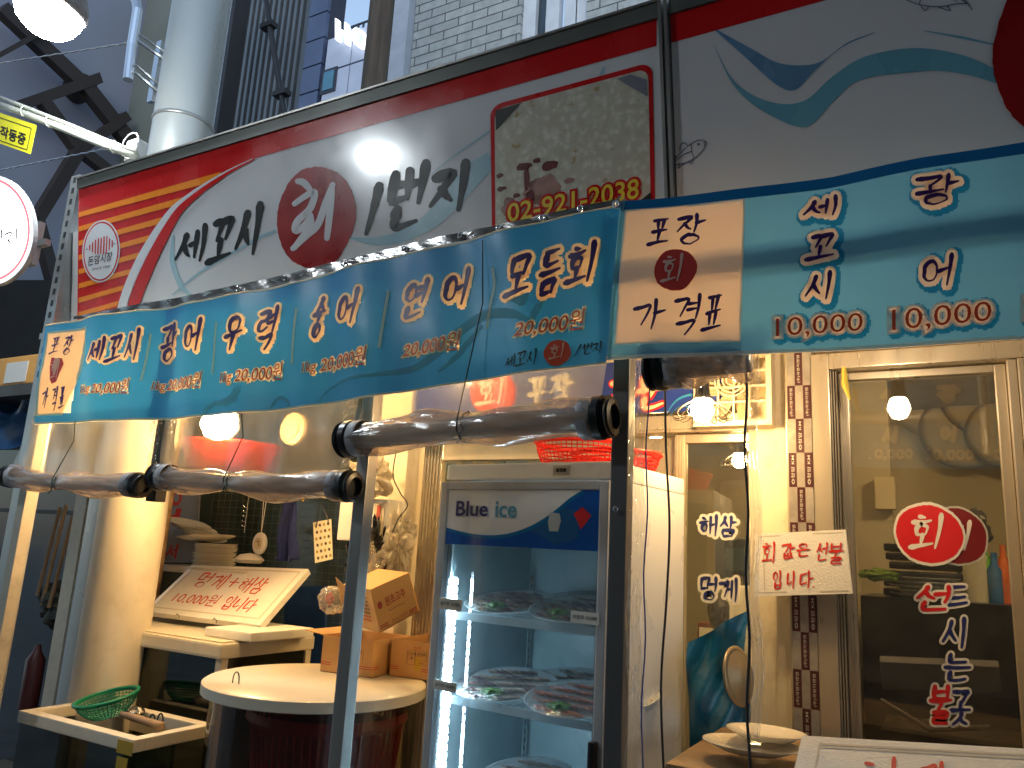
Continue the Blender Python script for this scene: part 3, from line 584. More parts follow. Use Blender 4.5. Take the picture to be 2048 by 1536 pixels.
m = MB(); text(m, '02-921-2038', [(1017, 409), (1280, 357), (1279, 398), (1017, 446)], sg, .0075, 0, halo=.09, halo_off=.0060, halo_mi=1, bold=.012); m.build('phone_lettering', [YEL, REDP], sign)

sign2 = thing('shop_sign', 'right hand shop sign panel with pale blue waves and fish outlines', 'sign', (.4, 2.15, 2.5))
X1 = 1.6; m = MB(); sbox(m, XJ + .035, X1, ZB, ZT - .048, -.16, 0); m.build('panel', WHITEP, sign2)
m = MB(); sbox(m, XJ + .035, X1, ZT - .048, ZT, -.18, .012); m.build('top_trim', TRIM, sign2)
m = MB(); sbox(m, XJ + .036, X1, ZT - .135, ZT - .048, .0005, .002); m.build('red_field', REDP, sign2)
def z3(a, b_): return (1300 + a / 2.738, b_ / 2.738)
m = MB()
a_ = [z3(360, 160), z3(560, 270), z3(700, 345), z3(850, 358), z3(950, 330), z3(1080, 235), z3(1230, 178)]; b2 = [z3(1230, 182), z3(1050, 260), z3(900, 390), z3(800, 490), z3(700, 470), z3(540, 330), z3(355, 165)]
poly(m, cat_rom(a_, 6) + cat_rom(b2, 6), sg, .0015, 1)
a_ = [z3(355, 250), z3(440, 420), z3(560, 520), z3(720, 570), z3(860, 545), z3(1000, 420), z3(1180, 310), z3(1450, 265), z3(1700, 300), z3(1900, 385), z3(2100, 500)]; b2 = [z3(2100, 580), z3(1900, 460), z3(1650, 395), z3(1450, 395), z3(1150, 440), z3(1000, 560), z3(880, 685), z3(760, 680), z3(560, 570), z3(440, 440), z3(355, 255)]
poly(m, cat_rom(a_, 6) + cat_rom(b2, 6), sg, .0018, 0)
sw(m, [z3(1500, 170), z3(1700, 205), z3(1880, 245)], [1, 5, 3], sg, .0015, 0)
m.build('blue_wave', [WAVE2, mat('blue_print', (.14, .30, .50), .25, coat=.3)], sign2)
m = MB(); poly(m, splash(2112, 100, 128, 168, -.1, 9, 90, .03), sg, .0035); m.build('red_disc', DISCR, sign2)
def fish(mb, fm, w):
    for st in ([(0, 1), (.15, .75), (.45, .35), (.75, .1), (.95, .12), (1, .25), (.92, .5), (.7, .78), (.4, .95), (.15, .95), (0, 1)], [(.0, 1), (-.05, 1.2)], [(.0, .98), (.15, .62), (.22, .68)], [(.3, .45), (.32, .2), (.42, .12), (.5, .25)], [(.6, .2), (.62, .5), (.68, .78)], [(.15, .85), (.4, .6), (.6, .5)], [(.3, .95), (.25, 1.12), (.4, .97)], [(.55, .88), (.6, 1), (.66, .85)], [(.93, .2), (1.02, .22), (.95, .32)], circ(.8, .25, .025, .04)):
        ribbon(mb, [fm(x, y) for x, y in cat_rom(st, 4)], w, sg, .002)
LN = mat('thin_grey_line', (.10, .10, .16), .4)
m = MB(); fish(m, quadmap([(1338, 283), (1412, 275), (1412, 325), (1338, 333)]), 1.7); m.build('fish_outline', LN, sign2)
m = MB(); fish(m, quadmap([(1925, -60), (1790, -40), (1795, 32), (1935, 8)]), 1.9); m.build('fish_outline', LN, sign2)

# steel angle post at the left end of the sign
m = MB(); p = P(147, 330, 2.12); p2 = P(120, 640, 2.1); m.box((-3.86, 2.08, 0), (-3.79, 2.085, 3.36)); m.box((-3.79, 2.08, 0), (-3.785, 2.16, 3.36)); m.box((-3.9, 2.09, 2.5), (-3.7, 2.12, 2.53), 0)
for k in range(18): m.box((-3.835, 2.0785, 2.3 + k * .06), (-3.815, 2.0798, 2.33 + k * .06), 1)
solo(m, 'angle_post', [mat('galvanised', (.45, .47, .47), .35, .8), DARK], 'galvanised slotted angle post at the left end of the shop sign', 'post')

# ================================================================== BLUE PRICE BANNERS
def ripL(p): return .010 * math.sin(p.x * 9 + p.z * 2) + .006 * math.sin(p.x * 21 + 1.3 + p.z * 5) + .004 * math.sin(p.z * 14 + p.x * 3)
def ripR(p): return .006 * math.sin(p.x * 7 + p.z * 3) + .003 * math.sin(p.x * 17 + p.z * 6)
SL = Surf((0, 1.985, 0), (0, -1, 0), ripL); SR = Surf((0, 1.935, 0), (0, -1, 0), ripR)
topL = [(87, 650), (205, 631), (342, 614), (470, 590), (600, 561), (811, 507), (950, 477), (1088, 446), (1243, 408)]; botL = [(65, 848), (359, 837), (530, 822), (700, 801), (959, 759), (1215, 728)]
topR = [(1243, 404), (1300, 399), (1490, 375), (1665, 353), (1850, 317), (2048, 285), (2300, 238)]; botR = [(1213, 720), (1400, 713), (1480, 708), (1655, 702), (1850, 690), (2048, 680), (2300, 660)]
def sheet(mb, top, bot, surf, off, nu, nv, lx=None, mi=0):
    def fn(u, v):
        xt = top[0][0] + (top[-1][0] - top[0][0]) * u; xb = bot[0][0] + (bot[-1][0] - bot[0][0]) * u
        yt, yb = interp(top, xt), interp(bot, xb); x = xt + (xb - xt) * v + (lx(u, v) if lx else 0); return surf(x, yt + (yb - yt) * v, off)
    mb.grid(fn, nu, nv, mi)

def cloth(parent, top, bot, surf, nu, nv, mats, panel, glow=0):
    """the banner cloth; cells under white print are white cloth"""
    m = MB(); sheet(m, top, bot, surf, 0, nu, nv); bk = {}
    for x, y, r in HAL: bk.setdefault((int(x // 20), int(y // 20)), []).append((x, y, r))
    fp = [quadmap(panel)(u, v) for u, v in ((0, 0), (1, 0), (1, 1), (0, 1))]
    def inside(x, y): return all((q[0] - p[0]) * (y - p[1]) - (q[1] - p[1]) * (x - p[0]) > 0 for p, q in zip(fp, fp[1:] + fp[:1]))
    for k in range(len(m.f)):
        u = (k % nu + .5) / nu; v = (k // nu + .5) / nv; xt = top[0][0] + (top[-1][0] - top[0][0]) * u; xb = bot[0][0] + (bot[-1][0] - bot[0][0]) * u; yt, yb = interp(top, xt), interp(bot, xb); x = xt + (xb - xt) * v; y = yt + (yb - yt) * v
        if inside(x, y) or any((x - hx) ** 2 + (y - hy) ** 2 < r * r for i in (-1, 0, 1) for j in (-1, 0, 1) for hx, hy, r in bk.get((int(x // 20) + i, int(y // 20) + j), ())): m.m[k] = 1
        elif glow and any((x - 4 - hx) ** 2 + (y - 3 - hy) ** 2 < (r + glow) ** 2 for i in (-1, 0, 1) for j in (-1, 0, 1) for hx, hy, r in bk.get((int(x // 20) + i, int(y // 20) + j), ())): m.m[k] = 2
    m.build('cloth', mats, parent, smooth=True)
banL = thing('price_banner', 'long blue banner listing six fish with 20,000 won prices', 'banner', P(640, 815, 1.985), 0)
HAL.clear()
m = MB(); sheet(m, [(x, y - 1) for x, y in topL], [(x, y + 2.4) for x, y in topL], SL, .0012, 160, 1); sheet(m, [(x, y - 3.5) for x, y in botL], [(x, y + 1) for x, y in botL], SL, .0012, 160, 1); m.build('pale_hem', CREAM, banL)
# clear hem of the canopy above the banner with eyelets
hemt = [(150, 634), (205, 622), (342, 598), (470, 572), (600, 543), (811, 490), (950, 460), (1088, 430), (1240, 398)]; hemb = [(150, 640), (205, 632), (342, 615), (470, 591), (600, 562), (811, 508), (950, 478), (1088, 447), (1240, 409)]
S_h = Surf((0, 2.0, 0), (0, -1, 0), lambda p: .003 * math.sin(p.x * 12) + .0015 * math.sin(p.x * 47 + p.z * 60))
m = MB(); sheet(m, hemt, hemb, S_h, .004, 260, 4); m.build('silver_edge_strip', mat('crinkled_silver', (.40, .39, .39), .2, .8, var=.3, vscale=30, bump=.5, bscale=40, stretch=(.3, 1, 1)), banL, smooth=True)
for x in (343, 480, 574, 690, 811, 925, 1000, 1088, 1165):
    c_ = S_h(x, (interp(hemt, x) + interp(hemb, x)) / 2, .012); m = MB()
    for i in range(16):
        t0, t1 = 2*math.pi*i/16, 2*math.pi*(i+1)/16; m.tube([c_ + V((math.cos(t0), 0, math.sin(t0))) * .008, c_ + V((math.cos(t1), 0, math.sin(t1))) * .008], .003, 6)
    m.build('eyelet', CHROME, banL)
# white price list flag at the left
m = MB(); sheet(m, [(91, 664), (174, 652)], [(66, 832), (135, 830)], SL, .0015, 16, 24, lambda u, v: u * (9 * math.sin(max(0, v - .1) * 5) - 4 * v)); m.build('title_panel', CREAM, banL, smooth=True)
m = MB()
def A(x0, y0, x1, y1): return (80 + x0 / 5.12, 600 + y0 / 5.12, 80 + x1 / 5.12, 600 + y1 / 5.12)
for ch, b_ in (('포', A(85, 370, 205, 555)), ('장', A(205, 350, 325, 565)), ('가', A(0, 900, 110, 1115)), ('격', A(118, 890, 188, 1140)), ('표', A(188, 880, 255, 1115))): brush(m, ch, bbq(*b_, -.2, .2), 2.9, SL, .003)
m.build('lettering', PURP, banL)
m = MB(); poly(m, [(102, 715), (122, 716), (125, 727), (119, 745), (113, 764), (105, 768), (101, 760), (100, 735)], SL, .0026, 0); brush(m, '회', [(103, 722), (120, 718), (115, 758), (104, 760)], 2, SL, .0036, 1); m.build('red_stamp', [mat('stamp_red', (.65, .05, .04), .4), CREAM], banL)
words = [[('세', A(495, 385, 690, 660)), ('꼬', A(685, 360, 860, 640)), ('시', A(860, 285, 1065, 640))], [('광', A(1190, 235, 1412, 640)), ('어', A(1470, 190, 1685, 555))],
         [('우', (453, 632, 495, 704)), ('력', (509, 611, 556, 704))], [('숭', (622, 594, 655, 678)), ('어', (675, 578, 726, 657))],
         [('연', (800, 556, 858, 642)), ('어', (881, 533, 938, 616))], [('모', (1012, 512, 1070, 597)), ('듬', (1076, 498, 1128, 595)), ('회', (1130, 484, 1200, 577))]]
for wi, ws_ in enumerate(words):
    m = MB(); wd = 5.8 + wi * .85
    for ch, b_ in ws_: brush(m, ch, bbq(*b_, -.3, .16), wd, SL, .0042, 0, [(4.2 + wi * .5, .0024, 1)])
    m.build('dish_name', [PURP, CREAM], banL)
for l in ([(300, 668), (284, 761)], [(437, 647), (425, 746)], [(593, 618), (582, 726)], [(776, 583), (764, 696)], [(987, 537), (989, 572), (978, 617), (973, 655)]):
    m = MB(); ribbon(m, cat_rom(l, 6), 3.2 + l[0][0] * .0028, SL, .003); m.build('divider', CREAM, banL)
pr = [('1kg', [(164, 771), (188, 769), (184, 790), (161, 791)]), ('20,000원', [(195, 767), (262, 757), (258, 790), (188, 790)]), ('1kg', [(304, 763), (326, 761), (323, 784), (300, 784)]), ('20,000원', [(333, 756), (406, 743), (401, 778), (327, 782)]),
      ('1kg', [(445, 747), (469, 744), (465, 771), (441, 770)]), ('20,000원', [(479, 738), (562, 722), (557, 760), (473, 768)]), ('1kg', [(606, 726), (633, 721), (629, 749), (602, 749)]), ('20,000원', [(645, 714), (742, 694), (736, 734), (638, 746)]),
      ('20,000원', [(812, 686), (920, 659), (914, 702), (804, 718)]), ('20,000원', [(1040, 644), (1172, 616), (1166, 662), (1031, 680)])]
for s_, q in pr: m = MB(); text(m, s_, q, SL, .0042, 0, halo=.085, halo_off=.0026, halo_mi=1, bold=.002); m.build('price', [ORED, CREAM], banL)
m = MB(); word(m, '세꼬시', [(1014, 717), (1084, 698), (1080, 731), (1012, 738)], 3, SL, .003); word(m, '1번지', [(1150, 692), (1209, 683), (1208, 706), (1146, 714)], 3, SL, .003); m.build('shop_name', INK, banL)
m = MB(); poly(m, splash(1118, 707, 26, 26, -.1, 2, 50, .03), SL, .003, 0); brush(m, '회', [(1106, 692), (1133, 687), (1129, 718), (1103, 724)], 3.6, SL, .0045, 1); m.build('red_disc', [ORED, CREAM], banL)
m = MB()
sw(m, [(634, 802), (660, 775), (700, 758), (760, 750), (830, 735), (880, 700), (930, 650), (970, 628), (1020, 628), (1060, 640)], [2, 3, 5, 8, 13, 17, 18, 20, 20, 6], SL, .0010); sw(m, [(1060, 655), (1075, 620), (1090, 600)], [5, 16, 3], SL, .0012); sw(m, [(875, 745), (905, 720), (940, 675), (960, 648)], [1, 10, 10, 6], SL, .0013)
poly(m, [(1020, 600), (1045, 592), (1062, 590), (1052, 612), (1044, 615)], SL, .0012)
sw(m, [(405, 835), (425, 810), (450, 806), (470, 800), (484, 775)], [2, 8, 10, 12, 3], SL, .0011); sw(m, [(445, 800), (465, 795), (478, 770)], [1, 8, 2], SL, .0012); sw(m, [(535, 818), (550, 795), (566, 798), (575, 812)], [2, 6, 6, 2], SL, .0011)
m.build('pale_swirl', SWIRL, banL)
cloth(banL, topL, botL, SL, 400, 70, [BLUE, CREAM], [(94, 667), (170, 656), (135, 826), (72, 828)])

banR = thing('price_banner', 'backlit light blue banner with vertical fish names and 10,000 prices', 'banner', P(1640, 700, 1.935), 0)
HAL.clear()
m = MB(); sheet(m, topR, [(x, y + 20 + (x - 1243) * .004) for x, y in topR], SR, .0008, 90, 2); m.build('deep_blue_edge', BLUE3, banR, smooth=True)
m = MB(); sheet(m, [(x, y - 7) for x, y in botR], [(x, y + 1) for x, y in botR], SR, .001, 90, 1); m.build('pale_hem', CREAM2, banR)
m = MB(); sheet(m, [(1246, 404), (1252, 404)], [(1216, 718), (1222, 718)], SR, .0012, 1, 20); m.build('left_hem', SWIRL, banR)
m = MB(); fmT = quadmap([(1251, 422), (1490, 396), (1481, 683), (1230, 691)]); m.grid(lambda u, v: SR(*fmT(u, v), .0014), 24, 14); m.build('title_panel', CREAM2, banR)
m = MB()
for ch, b_ in (('포', (1297, 436, 1342, 493)), ('장', (1349, 426, 1413, 491)), ('가', (1267, 600, 1336, 664)), ('격', (1343, 590, 1404, 674)), ('표', (1404, 588, 1448, 664))): brush(m, ch, bbq(*b_, -.15, .12), 7, SR, .003)
m.build('lettering', PURP, banR)
m = MB(); poly(m, splash(1351, 540, 41, 43, -.1, 4, 80, .04), SR, .0024, 0); brush(m, '회', [(1330, 512), (1370, 508), (1362, 562), (1324, 572)], 5.5, SR, .004, 1); m.build('red_stamp', [mat('stamp_red', (.65, .05, .04), .4), CREAM2], banR)
for ws_ in ([('세', (1606, 392, 1674, 436)), ('꼬', (1612, 467, 1670, 520)), ('시', (1610, 541, 1672, 601))], [('광', (1830, 352, 1918, 417)), ('어', (1843, 511, 1909, 578))]):
    for ch, b_ in ws_: m = MB(); brush(m, ch, bbq(*b_, -.15, .1), 8, SR, .0042, 0, [(8.5, .0026, 1)]); m.build('dish_letter', [PURP, CREAM2], banR)
for q in ([(1552, 637), (1726, 624), (1724, 666), (1552, 679)], [(1784, 619), (1983, 605), (1982, 650), (1784, 667)], [(2050, 598), (2240, 586), (2240, 634), (2050, 646)]):
    m = MB(); text(m, '10,000', q, SR, .0042, 0, halo=.13, halo_off=.0026, halo_mi=1, bold=-.004); fm = quadmap(q)
    m.build('price', [ORED, CREAM2], banR)
m = MB(); c_ = SR(1238, 415, .012)
for i in range(14):
    t0, t1 = 2*math.pi*i/14, 2*math.pi*(i+1)/14; m.tube([c_ + V((math.cos(t0), 0, math.sin(t0))) * .009, c_ + V((math.cos(t1), 0, math.sin(t1))) * .009], .0035, 6)
m.build('eyelet', CHROME, banR)
cloth(banR, topR, botR, SR, 380, 110, [BLUE2, CREAM2, BLUE3], [(1254, 425), (1487, 399), (1478, 680), (1233, 688)], 9)
# pipe frame behind the right banner (it throws the shadows on the cloth)
m = MB(); z_ = P(1650, 530, 2.06).z; m.tube([(-.8, 2.03, z_ - .03), (1.4, 2.03, z_ - .02)], .028, 12); zx = P(2015, 400, 2.06).x; m.tube([(zx, 2.05, 2.15), (zx, 2.05, 2.53)], .026, 12)
solo(m, 'banner_frame_pipe', ALU, 'steel pipe frame shadowed through the right banner', 'pipe frame')
# ================================================================== FRAME POSTS AND VINYL CURTAINS
YP = 2.06
def vpost(label, X0, X1, z0, z1, mt, Y0=YP, d=.05, nm='frame_post'): m = MB(); m.box((X0, Y0, z0), (X1, Y0 + d, z1), bev=.004); return solo(m, nm, mt, label, 'post')
POST = mat('grey_post_paint', (.16, .165, .17), .4, .4, var=.1, stretch=(1, 1, .1)); LPOST = mat('pale_post_paint', (.50, .46, .38), .45, .2, var=.15, dirt=.3)
o = vpost('dark grey frame post between the cooler and the pillar window', -.842, -.792, 0, 2.5, POST)
m = MB(); c_ = P(1232, 1018, 2.05)
for i in range(12):
    t0, t1 = 2*math.pi*i/12, 2*math.pi*(i+1)/12; m.tube([c_ + V((math.cos(t0), 0, math.sin(t0))) * .0065, c_ + V((math.cos(t1), 0, math.sin(t1))) * .0065], .0025, 6)
m.build('eyelet', CHROME, o)
vpost('slim aluminium frame post in front of the round table', -1.772, -1.722, 0, 2.5, ALU)
vpost('pale frame post at the far left end of the stall', -3.77, -3.71, 0, 2.48, LPOST)
p_ = P(318, 880, YP); vpost('dark frame post between the two left vinyl rolls', p_.x - .03, p_.x + .03, 1.72, 2.5, DARK)
m = MB(); q0 = P(309, 1011, 3.45); m.tube([(q0.x, 3.45, 0), (q0.x, 3.45, 2.7)], .046, 14); solo(m, 'wrapped_pole', mat('blue_wrap', (.01, .04, .22), .45, bump=.6, bscale=30, stretch=(1, 1, .2)), 'pole wrapped in dark blue plastic left of the plate stacks', 'pole', smooth=True)
m = MB(); q0 = P(332, 1030, 3.3); m.tube([(q0.x, 3.3, 0), (q0.x, 3.3, 2.7)], .030, 14); o = solo(m, 'rusty_pole', mat('rusty_cream_paint', (.48, .32, .14), .5, var=.5, vscale=14, dirt=.7), 'rusty cream pole beside the blue wrapped pole', 'pole', smooth=True)
# broad cream column at the left
q0 = P(245, 900, 2.6); m = MB(); m.tube([(q0.x, 2.72, 0), (q0.x, 2.72, 2.78)],   .17, 32); solo(m, 'round_pillar', mat('pillar_cream', (.60, .54, .43), .55, var=.1, vscale=3, bump=.08, dirt=.2), 'broad round cream pillar left of the fish tanks', 'pillar', auto=40)
m = MB(); q1 = P(180, 900, 2.9); m.box((q1.x - .06, 2.9, 0), (q1.x + .05, 2.95, 2.7)); solo(m, 'glass_door_stile', LPOST, 'pale door stile just left of the round pillar', 'post')

GREEN = mat('green_twine', (.01, .05, .02), .7); CAPM = BLACKP
def roll(a, b_, Y, r, label, sag=.012, ncap='both', tie=None, up=None, tiemat=None, pinch=.3):
    A_, B_ = P(*a, Y), P(*b_, Y); t = thing('vinyl_roll', label, 'curtain roll', (A_ + B_) / 2, 0, 'rolled clear vinyl curtains'); d = B_ - A_; n = 48
    rnd = random.Random(a[0]); ph_ = rnd.uniform(0, 6)
    m = MB(); cen = []; tt = tie or .5
    for i in range(n + 1):
        s = i / n; k = math.exp(-((s - tt) / .10) ** 2); cen.append((A_ + d * s + V((0, 0, -sag * math.sin(3.14 * s) * 1.0 + .006 * math.sin(s * 11 + ph_))), r * (1 - pinch * k + .05 * math.sin(s * 9 + ph_))))
    def fn(u, v):
        c, rr = cen[int(round(v * n))]; a_ = 2 * math.pi * u; w = 1 + .07 * math.sin(a_ * 3 + v * 14 + ph_) + .05 * math.sin(a_ * 5 - v * 23); return c + V((0, math.cos(a_), math.sin(a_))) * rr * w
    m.grid(fn, 28, n, cu=True); m.build('rolled_sheet', VROLL, t, smooth=True)
    m = MB(); m.tube([A_ + V((0, 0, 0)), A_ + d * .5 + V((0, 0, -sag)), B_], r * .62, 18); m.build('core_tube', mat('grey_core_tube', (.50, .42, .36), .35, .0, var=.2, stretch=(.3, 1, 1)), t, smooth=True)
    dn = d.normalized()
    for e, s in ((A_, -1), (B_, 1)):
        if ncap == 'left' and s == 1 or ncap == 'right' and s == -1: continue
        m = MB(); pr_ = [(r * .3, 0), (r * .98, 0), (r * 1.08, .008), (r * 1.08, .03), (r * .95, .034)]
        for q in range(3): pr_ += [(r * 1.05, .037 + q * .007), (r * .93, .040 + q * .007)]
        pr_ += [(r * .9, .06), (r * .62, .063), (r * .58, .045), (0, .045)]
        q_ = dn.to_track_quat('Z', 'Y').to_matrix().to_4x4() if s == 1 else (-dn).to_track_quat('Z', 'Y').to_matrix().to_4x4(); m.lathe(pr_, e - dn * s * .012, 28, M=q_); cp = m.build('end_cap', CAPM, t, smooth=False, auto=35)
        m = MB(); m.lathe([(r * 1.01, -.035), (r * 1.04, -.03), (r * 1.04, -.002), (r, 0)], e - dn * s * .012, 28, M=q_); m.build('collar', mat('grey_collar', (.35, .34, .36), .4), cp, smooth=True)
    if up:
        c = cen[int(tt * n)]; m = MB(); pts = [P(up[0], up[1], 1.975), P((up[0]*2 + a[0]*(1-tt) + b_[0]*tt) / 3 + 5, (up[1]*2 + c[0].z*0 + (a[1]*(1-tt) + b_[1]*tt)) / 3, 1.975)]; end = c[0] + V((0, -c[1] * 1.05, c[1] * .2)); pts.append(end)
        for i in range(9): a2 = math.pi * 1.1 + i * .75; pts.append(c[0] + V((.002 * i, math.cos(a2) * c[1] * 1.06, math.sin(a2) * c[1] * 1.06)))
        for i in range(4): pts.append(pts[-1] + V((.012 * (-1) ** i, -.004, -.014)))
        m.tube(pts, .0022, 6); m.build('tie_cord', tiemat or GREEN, t)
    return t
def curtain(px, Y, label, X_=None):
    """clear sheet hanging from under the banner to its roll; px = TL TR BR BL"""
    su = Surf((0, Y, 0), (0, -1, 0), lambda p: .010 * math.sin(p.x * 11) + .006 * math.sin(p.x * 27 + p.z * 4) + .006 * math.sin(p.z * 18 + p.x * 5)); fm = quadmap(px); m = MB()
    m.grid(lambda u, v: su(*fm(u, v)), 40, 14); return solo(m, 'vinyl_curtain', VINYL, label, 'curtain', 'clear vinyl curtains above the rolls', smooth=True)
roll((25, 953), (272, 970), 2.0, .048, 'grey vinyl curtain roll with black caps at far left', tie=.42, up=(150, 842))
roll((325, 954), (688, 972), 2.0, .050, 'long vinyl curtain roll over the plate stacks tied with green twine', tie=.42, up=(483, 828), pinch=.35)
roll((706, 878), (1196, 836), 1.99, .058, 'vinyl curtain roll tied with a cord above the cooler', tie=.5, up=(965, 480), tiemat=DARK, sag=-.006, pinch=.25)
roll((1328, 738), (1500, 718), 2.0, .055, 'black capped vinyl curtain roll just under the backlit banner', tie=.75, ncap='left', pinch=.3, sag=0)
curtain([(62, 840), (322, 815), (275, 965), (22, 950)], 2.045, 'clear vinyl curtain in front of the round pillar')
curtain([(335, 815), (716, 770), (690, 968), (326, 952)], 2.045, 'clear vinyl curtain over the red tub and big bulb')
curtain([(730, 770), (1215, 700), (1200, 838), (706, 880)], 2.045, 'clear vinyl curtain in front of the inner blue signboard')
curtain([(1290, 680), (1510, 680), (1500, 722), (1325, 735)], 2.045, 'short clear vinyl curtain left of the cream pillar')
def strip(x0, x1, y0, y1, Y, label, amp=.007):
    a, b_ = P(x0, (y0 + y1) / 2, Y).x, P(x1, (y0 + y1) / 2, Y).x; zt_, zb_ = P(x0, y0, Y).z, P(x0, y1, Y).z; m = MB()
    def fn(u, v): return (a + (b_ - a) * u + .006 * math.sin(v * 17), Y - amp * abs(math.sin(u * 9.5 + .6 * math.sin(v * 6))) - .004 * math.sin(v * 60 + u * 5), zt_ + (zb_ - zt_) * v)
    m.grid(fn, 26, 110); o = solo(m, 'vinyl_fold', VINYLE, label, 'curtain edge', 'gathered vinyl curtain edges', smooth=True)
    return o
strip(1258, 1288, 690, 1560, 2.04, 'gathered clear vinyl edge beside the dark grey frame post')
strip(1497, 1521, 690, 1470, 2.04, 'gathered clear vinyl edge hanging in front of the cream pillar')
strip(300, 318, 820, 945, 2.05, 'gathered vinyl edge just left of the middle left post', .006); strip(331, 344, 820, 945, 2.05, 'gathered vinyl edge just right of the middle left post', .006)
strip(688, 708, 795, 935, 2.05, 'gathered vinyl edge left of the slim aluminium post', .006)
for x, nm_, mt, r_ in ((1291, 'blue_rope', mat('blue_rope', (.05, .09, .32), .6), .0022), (1494, 'black_edge_rod', DARK, .0036)):
    m = MB(); zt_, zb_ = P(x, 720, 2.03).z, P(x, 1540, 2.03).z; xx = P(x, 1100, 2.03).x; m.tube([(xx + .004 * math.sin(k), 2.03, zt_ + (zb_ - zt_) * k / 20) for k in range(21)], r_, 8)
    solo(m, nm_, mt, 'thin blue rope down the vinyl edge' if x < 1400 else 'thin black rod edging the pillar vinyl', 'cord' if x < 1400 else 'rod')
m = MB(); pts = [P(1330, 760, 2.15), P(1332, 900, 2.15), P(1339, 1050, 2.15), P(1333, 1200, 2.15), P(1322, 1370, 2.15), P(1328, 1560, 2.15)]; m.tube([tuple(q) for q in cat_rom([tuple(p) for p in pts], 6)], .0035, 8); solo(m, 'power_cable', DARK, 'thin black cable hanging down along the cooler side', 'cable', smooth=True)

# ================================================================== SLIDING DOORS OF THE SHOP
def door(name_label, X0, X1, zt_, Y, glass_w=None, stile=.07, stickers=None, group='aluminium sliding glass doors', zb_=.05, ribs=3):
    t = thing('sliding_door', name_label, 'door', ((X0 + X1) / 2, Y, zb_), 0, group); m = MB()
    m.box((X0, Y, zb_), (X0 + stile, Y + .04, zt_), bev=.004); m.box((X1 - stile, Y, zb_), (X1, Y + .04, zt_), bev=.004); m.box((X0 + stile, Y, zt_ - stile * .8), (X1 - stile, Y + .04, zt_), bev=.004); m.box((X0 + stile, Y, zb_), (X1 - stile, Y + .04, zb_ + .12), bev=.004)
    for k in range(ribs): x_ = X0 + stile * (k + 1) / (ribs + 1); m.box((x_ - .003, Y - .006, zb_), (x_ + .003, Y + .001, zt_ - .004))
    m.build('frame', ALUW, t); m = MB(); m.box((X0 + stile - .005, Y + .018, zb_ + .1), (X1 - stile + .005, Y + .023, zt_ - stile * .8 + .005)); gl = m.build('pane', GLASS, t); return t, gl
def frame_rail(X0, X1, z0, z1, Y, label): m = MB(); m.box((X0, Y - .02, z0), (X1, Y + .1, z1), bev=.004); m.box((X0, Y - .03, z0 + .012), (X1, Y - .021, z0 + .02)); return solo(m, 'door_frame', ALUW, label, 'door frame')
fx0 = P(1630, 1100, YW).x; m = MB(); ztop = P(1700, 712, YW).z
m.box((fx0, YW - .06, 0), (fx0 + .075, YW + .1, ztop), bev=.005); m.box((fx0 + .075, YW - .06, ztop - .06), (1.9, YW + .1, ztop), bev=.005)
for k in range(3): m.box((fx0 + .077 + k * .008, YW - .045 + k * .008, 0), (fx0 + .081 + k * .008, YW + .05, ztop - .062))
xr = P(2012, 1000, YW).x; m.box((xr + .03, YW - .05, 0), (xr + .058, YW + .1, ztop - .062), bev=.004); m.box((xr + .06, YW - .06, 0), (xr + .1, YW + .1, ztop - .062), bev=.004)
solo(m, 'door_frame', ALUW, 'brushed bronze aluminium frame around the right glass door', 'door frame')
dR, gR = door('large glass door with red disc and pay first lettering', fx0 + .10, xr + .028, ztop - .065, YW, stile=.034)
dL, gL = door('glass door in the window left of the cream pillar with sea cucumber lettering', P(1345, 1000, YW).x, x0 + .05, P(1350, 868, YW).z, YW + .02, stile=.045)
d3, _g = door('aluminium glass door panel behind the boxes and cooler', P(822, 1000, YW).x, P(1340, 1000, YW).x - .0, P(1350, 868, YW).z, YW + .08, stile=.11, ribs=5)
zr = P(1350, 868, YW).z; frame_rail(-2.44, x0 - .005, zr + .004, zr + .075, YW, 'cream aluminium head rail over the left glass doors')
# tape checker strip on the frame beside the pillar
tp = thing('tape_strip', 'brown and silver chequered protective tape beside the right door', 'tape', (P(1605, 1100, YW - .01).x, YW - .01, 0)); TXa, TXb = P(1579, 723, YW).x, P(1625, 723, YW).x
TB = mat('tape_brown', (.07, .018, .02), .35, coat=.2); TG = mat('tape_silver', (.34, .31, .27), .4, .2, var=.2, vscale=30, bump=.2, bscale=80); st_ = Surf((0, YW - .062, 0), (0, -1, 0))
m = MB(); m.box((TXa - .008, YW - .06, 0), (TXb + .004, YW + .05, 2.42), bev=.003); m.build('backing_post', ALUW, tp)
m = MB(); w3 = (TXb - TXa) / 3; hh = .128; z_ = 2.40; k = 0
cells = []
while z_ > .5:
    for c in range(3):
        dark_ = (c + k) % 2 == 1
        lo = (TXa + c * w3, YW - .0625, z_ - hh + .0005); hi = (TXa + (c + 1) * w3 - .0003, YW - .0605, z_)
        m.box(lo, hi, 1 if dark_ else 0)
        if dark_: cells.append((lo, hi, k))
    z_ -= hh; k += 1
m.build('chequer', [TG, TB], tp)
m = MB(); TW = mat('tape_print', (.6, .58, .52), .5)
class Vert:
    pass
